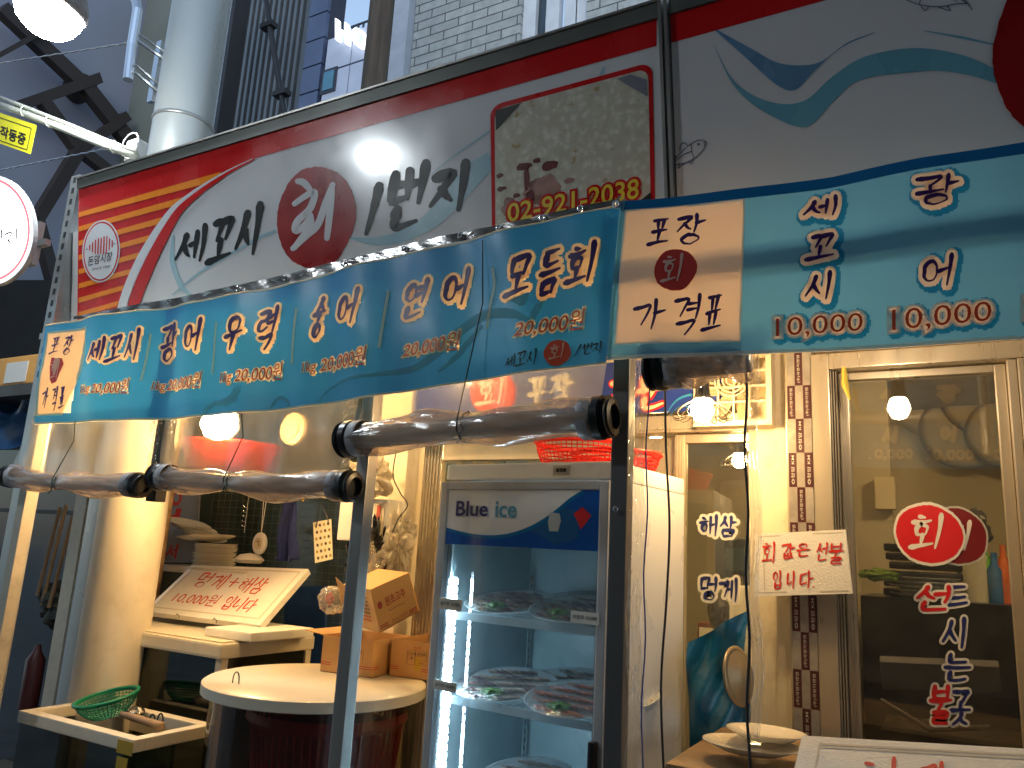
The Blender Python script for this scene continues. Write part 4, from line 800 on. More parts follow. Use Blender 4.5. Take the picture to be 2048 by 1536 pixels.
for lo, hi, k in cells:
    s_ = '(주)국영지앤엠' if k % 4 < 2 else '◎청암 KM'
    base, fs = text_mesh(s_, .004); bx0 = min(v.x for v in base); bx1 = max(v.x for v in base); by0 = min(v.y for v in base); by1 = max(v.y for v in base); W_, H_ = hi[2] - lo[2], hi[0] - lo[0]; b = len(m.v)
    for v in base:
        u, w = (v.x - bx0) / (bx1 - bx0), (v.y - by0) / (by1 - by0); m.v.append(V((hi[0] - H_ * (.28 + .42 * w), lo[1] - .0006, lo[2] + W_ * (.08 + .84 * u))))
    for f in fs: m.f.append([b + i for i in f]); m.m.append(0)
m.build('tape_lettering', TW, tp)
# stickers on the panes
sd = Surf((0, YW + .016, 0), (0, -1, 0)); STW = mat('sticker_white', (.75, .72, .66), .4); STR = mat('sticker_red', (.62, .02, .025), .35); STN = mat('sticker_navy', (.02, .03, .16), .35)
STR2 = mat('sticker_dull_red', (.30, .015, .02), .35)
def B(x0, y0, x1, y1): return (1200 + x0 / 2.415, 936 + y0 / 2.415, 1200 + x1 / 2.415, 936 + y1 / 2.415)
m = MB(); poly(m, splash(1915, 1073, 62, 60, .12, 7, 70, .03), sd, -.003, 0); poly(m, splash(1915, 1073, 58, 56, .12, 7, 70, .03), sd, -.0024, 1); brush(m, '회', [(1905, 1040), (1945, 1044), (1935, 1100), (1895, 1104)], 8, sd, -.0018, 0); m.build('faded_disc_sticker', [STW, STR2], gR)
m = MB(); poly(m, splash(1858, 1068, 73, 63, .1, 5, 80, .03), sd, .001, 0); poly(m, splash(1858, 1068, 68, 57, .1, 5, 80, .03), sd, .0016, 1); brush(m, '회', [(1826, 1028), (1892, 1030), (1880, 1096), (1820, 1104)], 9, sd, .0026, 0); m.build('disc_sticker', [STW, STR], gR)
for ch, b_, c_, off in (('드', B(1670, 570, 1775, 690), 1, .0008), ('시', B(1655, 720, 1785, 865), 1, .001), ('는', B(1665, 900, 1788, 1030), 1, .001), ('곳', B(1690, 1075, 1790, 1240), 1, .0008), ('선', B(1525, 568, 1700, 692), 0, .0042), ('불', B(1592, 1052, 1700, 1238), 0, .0042)):
    m = MB(); brush(m, ch, bbq(*b_, .06, .05), 8.5 if c_ == 0 else 7.5, sd, off + .0016, c_, [(4.5, off, 2)], taper=.7); m.build('letter_sticker', [STR, STN, STW], gR)
for s_, q in (('해삼', B(478, 225, 668, 335)), ('멍게', B(480, 525, 668, 645))):
    m = MB(); word(m, s_, bbq(*q, .08, .03), 6, sd, .0026, 0, [(5.5, .001, 1)]); m.build('letter_sticker', [STN, STW], gL)

# inner blue signboard over the doors
ib = thing('inner_signboard', 'blue signboard with red disc and white takeaway lettering over the inner doors', 'sign', (-1.5, YW - .04, zr + .1)); xb0 = P(838, 800, YW).x
m = MB(); m.box((xb0, YW - .05, zr + .085), (P(1452, 760, YW).x, YW - .025, 2.42)); m.build('board', mat('signboard_blue', (.01, .035, .26), .35, coat=.3), ib); sb_ = Surf((0, YW - .05, 0), (0, -1, 0))
m = MB(); poly(m, splash(985, 785, 45, 48, 0, 3, 60, .03), sb_, .002, 0); brush(m, '회', [(960, 755), (1012, 750), (1006, 810), (952, 816)], 7, sb_, .0035, 1); m.build('red_disc', [STR, STW], ib)
m = MB(); word(m, '포장', [(1050, 758), (1150, 745), (1146, 812), (1046, 826)], 9, sb_, .002, 0); m.build('lettering', STW, ib)
m = MB(); word(m, '주문', [(1212, 768), (1335, 750), (1337, 812), (1214, 828)], 10, sb_, .0035, 0, [(3.5, .002, 1)]); m.build('lettering', [mat('cream_letters', (.8, .66, .42), .4), STR], ib)
m = MB(); sw(m, [(1335, 825), (1355, 800), (1385, 790), (1400, 805), (1380, 812)], [1, 4, 5, 4, 1], sb_, .002); sw(m, [(1340, 830), (1365, 812), (1400, 820)], [1, 3, 2], sb_, .0022); m.build('wave_print', mat('wave_blue_print', (.03, .22, .48), .4), ib)
# ventilator grille
vx, vz = P(1463, 775, YW - .1).x, P(1463, 775, YW - .1).z; fan = thing('ventilation_fan', 'cream wall ventilator grille with round rings beside the signboard', 'fan', (vx, YW, vz - .12)); FP = mat('cream_plastic', (.66, .58, .42), .4)
m = MB(); s_ = .15
for a, b_, c, d in ((-s_, s_, -s_, -s_ + .02), (-s_, s_, s_ - .02, s_), (-s_, -s_ + .02, -s_ + .02, s_ - .02), (s_ - .02, s_, -s_ + .02, s_ - .02)): m.box((vx + a, YW - .10, vz + c), (vx + b_, YW - .02, vz + d))
for k in (-.06, 0, .06): m.box((vx - s_ + .02, YW - .095, vz + k), (vx + s_ - .02, YW - .088, vz + k + .008)); m.box((vx + k, YW - .088, vz - s_ + .02), (vx + k + .008, YW - .081, vz + s_ - .02))
m.build('grille', FP, fan); m = MB()
for r_ in (.02, .035, .05, .065):
    for i in range(24): t0, t1 = 2*math.pi*i/24, 2*math.pi*(i+1)/24; m.tube([V((vx + math.cos(t0)*r_, YW - .102, vz + .03 + math.sin(t0)*r_)), V((vx + math.cos(t1)*r_, YW - .102, vz + .03 + math.sin(t1)*r_))], .003, 5, cap=False)
m.build('rings', FP, fan)
m = MB()
for k in range(6): M_ = Matrix.Translation((vx, YW - .06, vz)) @ Matrix.Rotation(k * 1.047, 4, 'Y'); m.prism([M_ @ V(p) for p in ((.02, 0, -.02), (.12, -.012, -.04), (.125, .012, .02), (.02, .006, .02))], (0, .003, 0))
m.build('blade', mat('beige_blade', (.35, .28, .16), .5), fan)

# ================================================================== BULBS
def pendant(px, py, Y, label, s=1.0, cage=True, top=2.78, em=None):
    c = P(px, py, Y) if px is not None else V(Y); t = thing('pendant_lamp', label, 'lamp', c, 0, 'warm pendant bulbs'); m = MB(); r = .042 * s
    m.lathe([(0, -r), (r * .6, -r * .8), (r, 0), (r * .8, r * .75), (r * .35, r * 1.45), (0, r * 1.5)], c, 24); m.build('bulb', em or WARM, t, smooth=True)
    m = MB(); m.lathe([(.001, 1.5 * r + .06 * s), (.022 * s, 1.5 * r + .06 * s), (.026 * s, 1.5 * r), (.026 * s, 1.5*r - .02 * s), (.02 * s, r * 1.3)], c, 16); m.tube([c + V((0, 0, 1.5*r + .05 * s)), (c.x, c.y, max(top, c.z + .1))], .003, 6); m.build('socket', DARK, t)
    if cage:
        m = MB()
        for k in range(14):
            a = k * math.pi / 7; cs, sn = math.cos(a), math.sin(a); m.tube([tuple(q) for q in cat_rom([tuple(c + V((cs * q0 * s, sn * q0 * s, q1 * s))) for q0, q1 in ((.024, .065), (.035, .04), (.075, .015), (.105, -.012), (.098, -.03), (.072, -.028), (.05, -.015))], 3)], .0018, 5, cap=False)
        m.build('wire_cage', mat('dark_bronze_wire', (.05, .04, .03), .35, .8), t)
    return t
pendant(1405, 822, 2.72, 'glowing pendant bulb in a wire cage left of the cream pillar')
pendant(1479, 922, 4.0, 'smaller caged pendant bulb seen inside through the glass', .9)
pendant(1312, 888, 3.6, 'bare glowing bulb right behind the cooler top', .9, False)
pendant(970, 905, 3.7, 'bare glowing bulb left of the red baskets', .8, False)
pendant(430, 850, 2.62, 'very bright bulb glowing behind the vinyl over the fish tanks', 1.7, False)
pendant(None, 0, (-2.35, 2.45, 2.55), 'hidden bulb under the canopy above the cardboard boxes', 1.0, False)
pendant(None, 0, (-.186, 2.49, 2.300), 'bulb behind the backlit banner mirrored in the right glass door', 1.15, False, em=WARM2)
pendant(None, 0, (.45, 4.1, 2.62), 'unseen bulb added to brighten the room behind the right glass door', 1.3, False)  # added fill bulb, kept out of view above the door top, brightens the interior

# ================================================================== DRINKS COOLER
RZf = -.103; FO = V((-1.652, 2.402, 0)); FM = Matrix.Translation(FO) @ Matrix.Rotation(RZf, 4, 'Z'); FI = FM.inverted(); FN = (FM.to_3x3() @ V((0, -1, 0)))
fr = thing('display_cooler', 'tall white glass door display cooler with Blue ice header', 'refrigerator', FO, RZf)
FW, FD, FH = .700, .60, 1.905; CW = mat('cooler_white', (.76, .77, .77), .3, var=.03, coat=.2); CIN = mat('cooler_inner', (.30, .43, .47), .35, var=.04); CGR = mat('cooler_grey_frame', (.42, .44, .46), .35, .2)
def fl(*a): return FM @ V(a)
def fbox(mb, lo, hi, mi=0, bev=0): mb.box(lo, hi, mi, M=FM, bev=bev)
m = MB(); fbox(m, (0, .045, .0), (.03, FD, FH - .06)); fbox(m, (FW - .03, .045, 0), (FW, FD, FH - .06)); fbox(m, (0, .03, FH - .058), (FW, FD, FH), bev=.006); fbox(m, (.03, .05, 0), (FW - .03, FD, .22)); m.build('cabinet', CW, fr)
m = MB(); fbox(m, (.031, FD - .03, .22), (FW - .031, FD - .001, FH - .06)); fbox(m, (.0305, .06, .225), (.034, FD - .03, FH - .06)); fbox(m, (FW - .034, .06, .225), (FW - .0305, FD - .03, FH - .06)); fbox(m, (.2, FD - .045, .3), (FW - .1, FD - .0305, 1.62)); m.build('inner_lining', CIN, fr)
m = MB(); fbox(m, (.47, .026, FH - .045), (.535, .0295, FH - .012)); b_ = m.build('switch_plate', mat('grey_plate', (.45, .43, .38), .4), fr); m = MB()
for k in range(3): fbox(m, (.485 + k * .014, .022, FH - .034), (.494 + k * .014, .0258, FH - .022))
m.build('slot', DARK, b_)
# door with header
m = MB(); dz0, dz1 = .08, FH - .066
fbox(m, (0, 0, dz0), (.035, .04, dz1), bev=.006); fbox(m, (FW - .035, 0, dz0), (FW, .04, dz1), bev=.006); fbox(m, (.035, 0, dz1 - .03), (FW - .035, .04, dz1), bev=.004); fbox(m, (.035, 0, dz0), (FW - .035, .04, dz0 + .06), bev=.004); dr = m.build('door', CGR, fr)
m = MB(); hz0 = dz1 - .225; fbox(m, (.035, .006, hz0), (FW - .035, .03, dz1 - .03)); hd = m.build('header_panel', mat('header_white', (.80, .82, .82), .15, coat=.5, var=.02), dr)
fs = Surf(fl(0, .006, 0), FN); FBL = mat('header_blue', (.008, .09, .42), .15, coat=.5, var=.1); FMB = mat('header_mid_blue', (.01, .17, .42), .15, coat=.5)
def z5(a, b_): return (880 + a / 5.689, 950 + b_ / 5.689)
class LS:
    """cooler front in its own metres: (x, z) -> world"""
    def __call__(s, x, z, off=0): return FM @ V((x, .006 - off, z))
ls = LS(); hx0, hx1, hh0, hh1 = .0355, FW - .0355, hz0 + .0005, dz1 - .031
def hp(u, v): return (hx0 + (hx1 - hx0) * u, hh0 + (hh1 - hh0) * v)
crv = cat_rom([(0, .30), (.15, .22), (.30, .19), (.45, .24), (.60, .40), (.72, .62), (.82, .86), (.90, 1.0)], 6)
m = MB(); m.face([ls(*hp(u, v), .001) for u, v in [(0, 0), (1, 0), (1, 1)] + crv[::-1]]); m.build('blue_sweep', FBL, hd)
m = MB(); c2 = cat_rom([(0, .30), (.15, .22), (.30, .19), (.45, .24), (.60, .40), (.72, .62), (.82, .86), (.90, 1.0)], 6); c3 = [(u + .012 * u, v - .05 - .06 * u * (1 - u)) for u, v in c2]; m.face([ls(*hp(u, max(0, min(1, v))), .0016) for u, v in c2 + c3[::-1]], 1)
m.face([ls(*hp(u, v), .0013) for u, v in ((.58, .30), (.68, .48), (.80, .72), (.88, .62), (.88, .2), (.75, .08))], 0)
for (cx_, cz_, r_) in ((.735, .46, .0),): m.face([ls(*hp(u, v), .0022) for u, v in ((.705, .62), (.765, .60), (.775, .48), (.76, .30), (.705, .30), (.695, .45))], 2)
m.face([ls(*hp(u, v), .0022) for u, v in ((.85, .60), (.90, .72), (.955, .58), (.93, .47), (.895, .34), (.875, .48))], 3)
m.build('header_print', [mat('header_soft_blue', (.02, .12, .33), .15, coat=.5), FMB, mat('ice_white', (.5, .58, .6), .2), STR], hd)
class FS(Surf): pass
def bi(mb, s_, x0_, y0_, x1_, y1_, mi):
    base, f_ = text_mesh(s_, .02); a0_ = min(v.x for v in base); a1_ = max(v.x for v in base); c0_ = min(v.y for v in base); c1_ = max(v.y for v in base); b = len(mb.v)
    for v in base: mb.v.append(ls(*hp(x0_ + (x1_ - x0_) * (v.x - a0_) / (a1_ - a0_), y0_ + (y1_ - y0_) * (v.y - c0_) / (c1_ - c0_)), .003))
    for f in f_: mb.f.append([b + i for i in f]); mb.m.append(mi)
m = MB(); bi(m, 'Blue', .065, .52, .295, .80, 0); bi(m, 'ice', .345, .51, .49, .80, 1); m.build('header_lettering', [mat('navy_lettering', (.01, .02, .15), .3), mat('sky_lettering', (.10, .30, .42), .3)], hd)
m = MB(); fbox(m, (.034, .012, dz0 + .055), (FW - .034, .020, hz0 + .002)); m.build('glass_pane', COOLGLASS, dr)
m = MB(); fbox(m, (.036, .0205, dz0 + .06), (.046, .034, hz0)); fbox(m, (FW - .046, .0205, dz0 + .06), (FW - .036, .034, hz0)); m.build('seal', CHROME, dr)
m = MB(); fbox(m, (FW - .032, -.035, .62), (FW - .010, -.003, 1.06), bev=.009); m.build('handle', BLACKP, dr)
m = MB()
for k in range(44): fbox(m, (.038, .05, .27 + k * .028), (.060, .062, .287 + k * .028))
ld = m.build('led_strip', lightmat('led_tube', (.62, .85, 1.0), 36), fr)
m = MB(); fbox(m, (.036, .0621, .25), (.056, .068, 1.5)); m.build('led_channel', CHROME, fr)
RK = mat('cooler_rail', (.30, .32, .34), .3, .7)
for x_, y_ in ((.09, .10), (.055, FD - .055), (FW - .06, FD - .055)):
    m = MB(); fbox(m, (x_, y_, .25), (x_ + .012, y_ + .006, 1.52))
    for k in range(40): fbox(m, (x_ + .004, y_ - .001, .28 + k * .031), (x_ + .008, y_, .296 + k * .031), 1)
    m.build('shelf_rail', [CHROME, DARK], fr)
def frz(px, py, yl=.06): return (FI @ hit(px, py, fl(0, yl, 0), FN))
shz = [frz(1000, 1236).z, frz(1000, 1412).z, .775, .5]
WIRE = mat('coated_wire', (.62, .70, .74), .3, .2)
for z_ in shz:
    m = MB(); fbox(m, (.05, .055, z_ - .022), (FW - .045, .06, z_ + .004), 0); fbox(m, (.05, FD - .07, z_ - .008), (FW - .045, FD - .064, z_))
    for k in range(34): x_ = .055 + k * (FW - .105) / 33; m.tube([fl(x_, .06, z_), fl(x_, FD - .065, z_)], .0016, 4)
    for y_ in (.2, .34, .47): m.tube([fl(.05, y_, z_ - .003), fl(FW - .045, y_, z_ - .003)], .0022, 5)
    m.build('wire_shelf', WIRE, fr)
for (px, py, w_, h_, s_, lab) in ((880, 1195, 44, 28, '숭어회 10,000', None), (1143, 1221, 56, 30, '모듬회 10,000', None), (869, 1358, 44, 28, '숭어회 10,000', None)):
    p0 = FI @ hit(px, py, fl(0, 0, 0), FN); p1 = FI @ hit(px + w_, py + h_, fl(0, 0, 0), FN); x0_, x1_, z1_, z0_ = p0.x, p1.x, p0.z, p1.z
    m = MB(); fbox(m, (x0_, -.004, z0_), (x1_, -.001, z1_)); tg = m.build('price_tag', [mat('tag_paper', (.55, .56, .52), .6)], dr)
    base, f_ = text_mesh(s_, .012); ax, bx = min(v.x for v in base), max(v.x for v in base); ay, by = min(v.y for v in base), max(v.y for v in base); m = MB()
    for v in base: m.v.append(FM @ V((x0_ + (x1_ - x0_) * (.08 + .84 * (v.x - ax) / (bx - ax)), -.0048, z0_ + (z1_ - z0_) * (.32 + .4 * (v.y - ay) / (by - ay)))))
    m.f = [list(f) for f in f_]; m.m = [0] * len(f_); m.build('tag_lettering', INK, tg)
# sashimi platters, each a thing on its shelf
CLING = clear('cling_film', (.92, .95, .96), refl=.12, rough=.06, haze=.10, bump=1.0, bscale=14, edge=.7)
TRAY = mat('white_tray', (.70, .74, .76), .3); 
def meatmat(nm, a, b_): 
    m = mat(nm, a, .35, var=.5, vscale=22, bump=.4, bscale=40, coat=.3); return m
PALE = meatmat('pale_sashimi', (.62, .38, .27), 0); DRKF = meatmat('dark_sashimi', (.22, .03, .035), 0); SALM = meatmat('salmon_sashimi', (.80, .17, .05), 0); HERB = mat('green_garnish', (.12, .28, .05), .5, var=.5, vscale=40)
def platter(lx, ly, z_, rx, ry, rot, kind, label):
    rx *= 1.22; ry *= 1.5; c = fl(lx, ly, z_ + .034); t = thing('sashimi_platter', label, 'platter', c, RZf + rot, 'wrapped sashimi platters in the cooler'); M_ = Matrix.Rotation(RZf, 4, 'Z') @ Matrix.Rotation(.24, 4, 'X') @ Matrix.Rotation(rot, 4, 'Z')
    m = MB(); m.lathe([(0, 0), (rx * .75, 0), (rx, .016), (rx * 1.02, .018), (rx * .98, .012), (rx * .7, .004), (0, .004)], c, 36, M=M_, sy=ry / rx); m.build('tray', TRAY, t, smooth=True)
    rnd = random.Random(int(lx * 1000) + int(z_ * 100)); m = MB()
    n_ = 13
    for i in range(n_):
        for j in range(5):
            u = -1 + 2 * (i + .5 + (j % 2) * .4) / n_; v = -1 + 2 * (j + .5) / 5
            if u * u + v * v > .86: continue
            x_, y_ = u * rx * .88, v * ry * .88; a = rnd.uniform(-.35, .35); ll, ww, hh = rx * .20, ry * .19, .007; tl = rnd.uniform(.3, .7)
            Q = M_ @ Matrix.Translation((x_, y_, .014)) @ Matrix.Rotation(1.2 + a, 4, 'Z') @ Matrix.Rotation(tl, 4, 'Y')
            mi = {'mix': 1 if (i // 2 + j) % 3 == 0 or rnd.random() < .2 else 0, 'salmon': 2, 'dark': 1 if rnd.random() < .45 else 0, 'pale': 0 if rnd.random() < .85 else 1}[kind]
            b = len(m.v); bm = MB(); bm.box((-ll * .5, -ww * .5, -hh / 2), (ll * .5, ww * .5, hh / 2), mi, bev=.003); m.v += [c + (Q @ v_) for v_ in bm.v]; m.f += [[b + q for q in f] for f in bm.f]; m.m += bm.m
    m.build('fish_slices', [PALE, DRKF, SALM], t, smooth=True)
    m = MB(); m.blob(c + M_ @ V((-rx * .05, -ry * .62, .022)), (rx * .22, ry * .2, .014), 3, .6, 3, sub=3); m.build('garnish', HERB, t)
    m = MB(); m.lathe([(rx * 1.0, .017), (rx * .85, .03), (rx * .5, .036), (0, .037)], c, 30, M=M_, sy=ry / rx); m.build('cling_film', CLING, t, smooth=True)
z1_, z2_, z3_ = shz[0], shz[1], shz[2]
platter(.36, .43, z1_, .15, .10, .1, 'dark', 'wrapped fish platter at the back of the top cooler shelf')
platter(.20, .20, z1_, .14, .095, .15, 'mix', 'wrapped fish platter front left on the top cooler shelf')
platter(.50, .17, z1_, .14, .10, -.1, 'dark', 'dark fish platter half behind a price tag on the top shelf')
platter(.35, .40, z2_, .155, .10, .1, 'pale', 'pale flounder platter at the back of the middle cooler shelf')
platter(.20, .19, z2_, .155, .105, .3, 'mix', 'red and white sliced platter front left of the middle shelf')
platter(.56, .34, z2_, .13, .09, 0, 'pale', 'small pale platter with herbs at right of the middle shelf')
platter(.52, .15, z2_, .145, .10, .0, 'salmon', 'orange salmon platter front right of the middle shelf')
platter(.53, .22, z3_, .13, .09, .0, 'mix', 'red and white platter at right of the low cooler shelf')
platter(.27, .26, z3_, .15, .11, .1, 'pale', 'pale platter on the low shelf at the bottom of the view')

# baskets
def basket(c, rt, rb, h, nr, nrings, mt, label, nm='plastic_basket', M=None, group=None, thick=.0022, prof=None):
    M = M or Matrix.Identity(4); c = V(c); t = thing(nm, label, 'basket', c, 0, group); m = MB()
    rf = lambda s: rb + (rt - rb) * math.sin(s * 1.57) ** .8
    for k in range(nr):
        a = 2 * math.pi * k / nr; m.tube([c + M @ V((math.cos(a) * rf(s), math.sin(a) * rf(s), h * s)) for s in (0, .2, .4, .6, .8, 1)], thick, 4, cap=False)
    for j in range(nrings + 1):
        s = j / nrings; m.tube([c + M @ V((math.cos(a) * rf(s), math.sin(a) * rf(s), h * s)) for a in [2 * math.pi * i / 40 for i in range(41)]], thick * 1.2, 4, cap=False)
    for k in range(9): x_ = rb * (-1 + 2 * (k + .5) / 9); y_ = math.sqrt(max(0, rb * rb - x_ * x_)); m.tube([c + M @ V((x_, -y_, 0)), c + M @ V((x_, y_, 0))], thick, 4); m.tube([c + M @ V((-y_, x_, 0)), c + M @ V((y_, x_, 0))], thick, 4)
    m.build('lattice', mt, t); m = MB(); m.lathe([(rt, h - .012), (rt + .012, h - .006), (rt + .014, h + .004), (rt + .002, h + .006), (rt - .003, h - .004), (rt, h - .012)], c, 44, M=M); m.build('rim', mt, t, smooth=True); return t
REDB = mat('red_basket_plastic', (.75, .02, .01), .35, transl=.3)
c_ = fl(.40, .32, FH); basket(c_, .165, .12, .11, 52, 8, REDB, 'red plastic colander basket on top of the cooler', group='red baskets on the cooler')
c_ = fl(.49, .44, FH); basket(c_, .165, .13, .08, 52, 6, REDB, 'second red basket behind at the right of the cooler top', group='red baskets on the cooler')
# ================================================================== TANKS, TABLE, BOXES
DG = clear('dark_tank_glass', (.22, .30, .26), refl=.08, rough=.03, haze=.10, edge=.5, body=(.06, .10, .09)); WFR = mat('tank_white_frame', (.70, .64, .52), .4, var=.06, dirt=.1); WATER = mat('murky_water', (.012, .022, .02), .08, var=.5, coat=.5)
# lower tank
lt = thing('fish_tank', 'open white rimmed fish tank at lower left holding the green colander', 'fish tank', (-3.45, 2.5, 0)); LX0, LX1, LY0, LY1, LZ = -3.88, -3.03, 2.30, 2.72, .75
m = MB(); t_ = .055
m.box((LX0, LY0, LZ - .052), (LX1, LY0 + t_, LZ), bev=.006); m.box((LX0, LY1 - t_, LZ - .052), (LX1, LY1, LZ), bev=.006); m.box((LX0, LY0 + t_, LZ - .052), (LX0 + t_, LY1 - t_, LZ), bev=.006); m.box((LX1 - t_, LY0 + t_, LZ - .052), (LX1, LY1 - t_, LZ), bev=.006); m.build('rim', WFR, lt)
m = MB(); m.box((LX0 + .01, LY0 + .012, .1), (LX1 - .01, LY0 + .02, LZ - .052)); m.box((LX1 - .02, LY0 + .02, .1), (LX1 - .012, LY1 - .02, LZ - .052)); m.box((LX0 + .01, LY0 + .02, .1), (LX0 + .018, LY1 - .02, LZ - .052)); m.build('glass_wall', DG, lt)
m = MB(); m.box((LX0 + .03, LY0 + .03, .1), (LX1 - .03, LY1 - .03, .62)); m.build('water', WATER, lt)
m = MB(); m.box((LX1 - .09, LY0 - .004, LZ - .12), (LX1 - .02, LY0 - .001, LZ - .075)); m.box((LX1 - .10, LY0 - .003, LZ - .062), (LX1 + .0, LY0 - .001, LZ - .01)); m.build('yellow_label', mat('yellow_tape', (.45, .30, .03), .5), lt)
p_ = PZ(315, 1443, LZ); m = MB()
for dx in (0, .035): 
    m.tube([V((p_.x + dx * .3 + .02 * math.cos(a), p_.y - .03 + dx, LZ + .035 * math.sin(a))) for a in [k * .35 for k in range(10)]], .004, 6)
m.build('hanger_hook', DARK, lt)
pg_ = PZ(212, 1415, LZ + .02); basket((pg_.x - .0, pg_.y + .02, LZ - .015), .135, .075, .085, 44, 7, mat('green_colander_plastic', (.01, .24, .13), .35, transl=.2), 'green plastic colander resting on the white tank rim', 'green_colander', M=Matrix.Rotation(.22, 4, 'X') @ Matrix.Rotation(-.12, 4, 'Y'))
m = MB(); a, b_ = PZ(243, 1428, LZ + .03), PZ(322, 1452, LZ + .025); m.tube([a, a + (b_ - a) * .3, a + (b_ - a) * .7, b_], [.012, .016, .017, .019], 12); n1 = solo(m, 'landing_net_handle', mat('worn_wood', (.30, .19, .10), .6, var=.4, vscale=12), 'short wooden handle lying across the open tank rim', 'handle tool', smooth=True)
m = MB(); m.blob(PZ(272, 1424, LZ + .01), (.05, .035, .022), 5, .35, 2, sub=3); solo(m, 'crumpled_foil', mat('crumpled_foil', (.55, .5, .42), .2, .9, bump=1, bscale=40), 'crumpled foil scrap behind the wooden handle', 'foil')
# upper tank
UX0, UX1, UY0, UY1, UZ = -4.2, -3.1, 2.78, 3.4, 1.02
ut = thing('fish_tank', 'tall dark fish tank with white lid under the foam price board', 'fish tank', (-3.65, 3.1, 0))
m = MB(); m.box((UX0, UY0 - .02, UZ), (UX1, UY1, UZ + .07), bev=.012); m.box((UX0 + .02, UY0, UZ + .071), (UX1 - .02, UY1 - .05, UZ + .078)); m.build('lid', WFR, ut)
m = MB()
for x_, y_ in ((UX0 + .01, UY0), (UX1 - .05, UY0), (UX1 - .05, UY1 - .05), (UX0 + .01, UY1 - .05)): m.box((x_, y_, .0), (x_ + .04, y_ + .04, UZ - .001))
m.box((UX0, UY0 - .015, .62), (UX1 + .0, UY0 - .002, .72)); m.build('frame', WFR, ut)
m = MB(); m.box((UX0 + .05, UY0 + .01, .45), (UX1 - .05, UY0 + .018, UZ)); m.box((UX1 - .03, UY0 + .04, .45), (UX1 - .022, UY1 - .05, UZ)); m.build('glass_wall', DG, ut)
m = MB(); m.box((UX0 + .06, UY0 + .05, .4), (UX1 - .06, UY1 - .06, .9)); m.build('water', WATER, ut)
for k in range(2): m = MB(); m.lathe([(0, 0), (.035, 0), (.035, .12), (.012, .15), (.012, .17), (0, .17)], (UX1 - .12, UY0 + .25 + k * .22, .79), 14); m.build('bottle', WHITEPL, ut, smooth=True)
# foam price board, leaning
FBX = [hit(*q, V((0, 3.0, 1.1)), V((0, -.62, .78))) for q in ((385, 1130), (617, 1138), (520, 1250), (288, 1222))]
fbn = (FBX[1] - FBX[0]).cross(FBX[3] - FBX[0]).normalized(); fbn = -fbn if fbn.dot(EYE - FBX[0]) < 0 else fbn
fb = thing('foam_price_board', 'tilted white foam lid with red handwriting on the tall tank', 'board', FBX[3]); m = MB(); m.prism(FBX, -fbn * .035); m.build('lid', FOAM, fb)
fq = quadmap([(385, 1130), (617, 1138), (520, 1250), (288, 1222)]); sfb = Surf(FBX[0], fbn)
m = MB(); rim_ = [fq(.04, .06), fq(.95, .06), fq(.95, .9), fq(.04, .9), fq(.04, .06)]
for a, b_ in zip(rim_, rim_[1:]): ribbon(m, [a, b_], 2.5, sfb, .0008)
m.build('pressed_groove', mat('foam_groove', (.60, .55, .44), .7), fb)
m = MB()
def fw(s_, q, w=2.2, mi=0): word(m, s_, [fq(*q[0]), fq(*q[1]), fq(*q[2]), fq(*q[3])], w, sfb, .002, mi, taper=.8)
fw('멍게', ((.16, .14), (.42, .16), (.42, .46), (.16, .44))); fw('+', ((.44, .2), (.54, .2), (.54, .42), (.44, .42))); fw('해삼', ((.55, .18), (.78, .2), (.78, .5), (.55, .48)))
text(m, '10,000원', [fq(.13, .56), fq(.50, .56), fq(.50, .80), fq(.13, .78)], sfb, .002); fw('입니다', ((.56, .56), (.84, .58), (.84, .82), (.56, .80))); m.build('handwriting', MARK, fb)
m = MB()
for x_ in (.3, .62): p_ = fq(x_, 1.02); q_ = sfb(p_[0], p_[1], .003); m.tube([q_ + V((-.015, 0, 0)), q_ + V((0, -.006, .012)), q_ + V((.015, 0, -.002)), q_ + V((.025, -.01, -.01))], .0022, 6)
m.build('wire_tie', DARK, fb)
# plain foam board under the right side of the board
m = MB(); m.box((-3.35, 2.86, UZ + .08), (-3.02, 3.3, UZ + .125), bev=.01); solo(m, 'white_board', FOAM, 'blank white board lying on the tall tank under the price board', 'board')

# round table
TC = V((-2.30, 2.56, 0)); TR = .43; TZ = 1.05; tb = thing('round_table', 'round white topped barrel table carrying cardboard boxes', 'table', TC)
m = MB(); m.lathe([(0, TZ - .05), (TR, TZ - .05), (TR + .012, TZ - .045), (TR + .012, TZ - .008), (TR, TZ), (0, TZ)], TC, 72); m.build('table_top', mat('table_white', (.74, .68, .55), .34, var=.03, vscale=2, coat=.15), tb, auto=40)
m = MB(); m.lathe([(TR - .03, .05), (TR - .025, TZ - .052)], TC, 64); m.build('drum_shell', clear('smoky_drum', (.55, .52, .46), refl=.08, rough=.08, haze=.06, edge=.6, body=(.08, .06, .05)), tb, smooth=True)
m = MB(); m.lathe([(0, .0), (TR - .02, .0), (TR - .02, .05), (0, .05)], TC, 48); m.build('base', DARK, tb)
rt = thing('red_tub', 'dark red round basket standing inside the smoky barrel', 'tub', TC + V((.06, .02, .05))); m = MB()
for k in range(60): a = 2 * math.pi * k / 60; m.tube([TC + V((.06 + .24 * math.cos(a), .02 + .24 * math.sin(a), .45)), TC + V((.06 + .30 * math.cos(a), .02 + .30 * math.sin(a), .93))], .006, 5)
m.lathe([(.305, .9), (.32, .92), (.31, .95)], TC + V((.06, .02, 0)), 40); m.lathe([(0, .45), (.24, .45), (.235, .9)], TC + V((.06, .02, 0)), 40); m.build('basket', mat('dark_red_plastic', (.50, .02, .02), .4), rt)
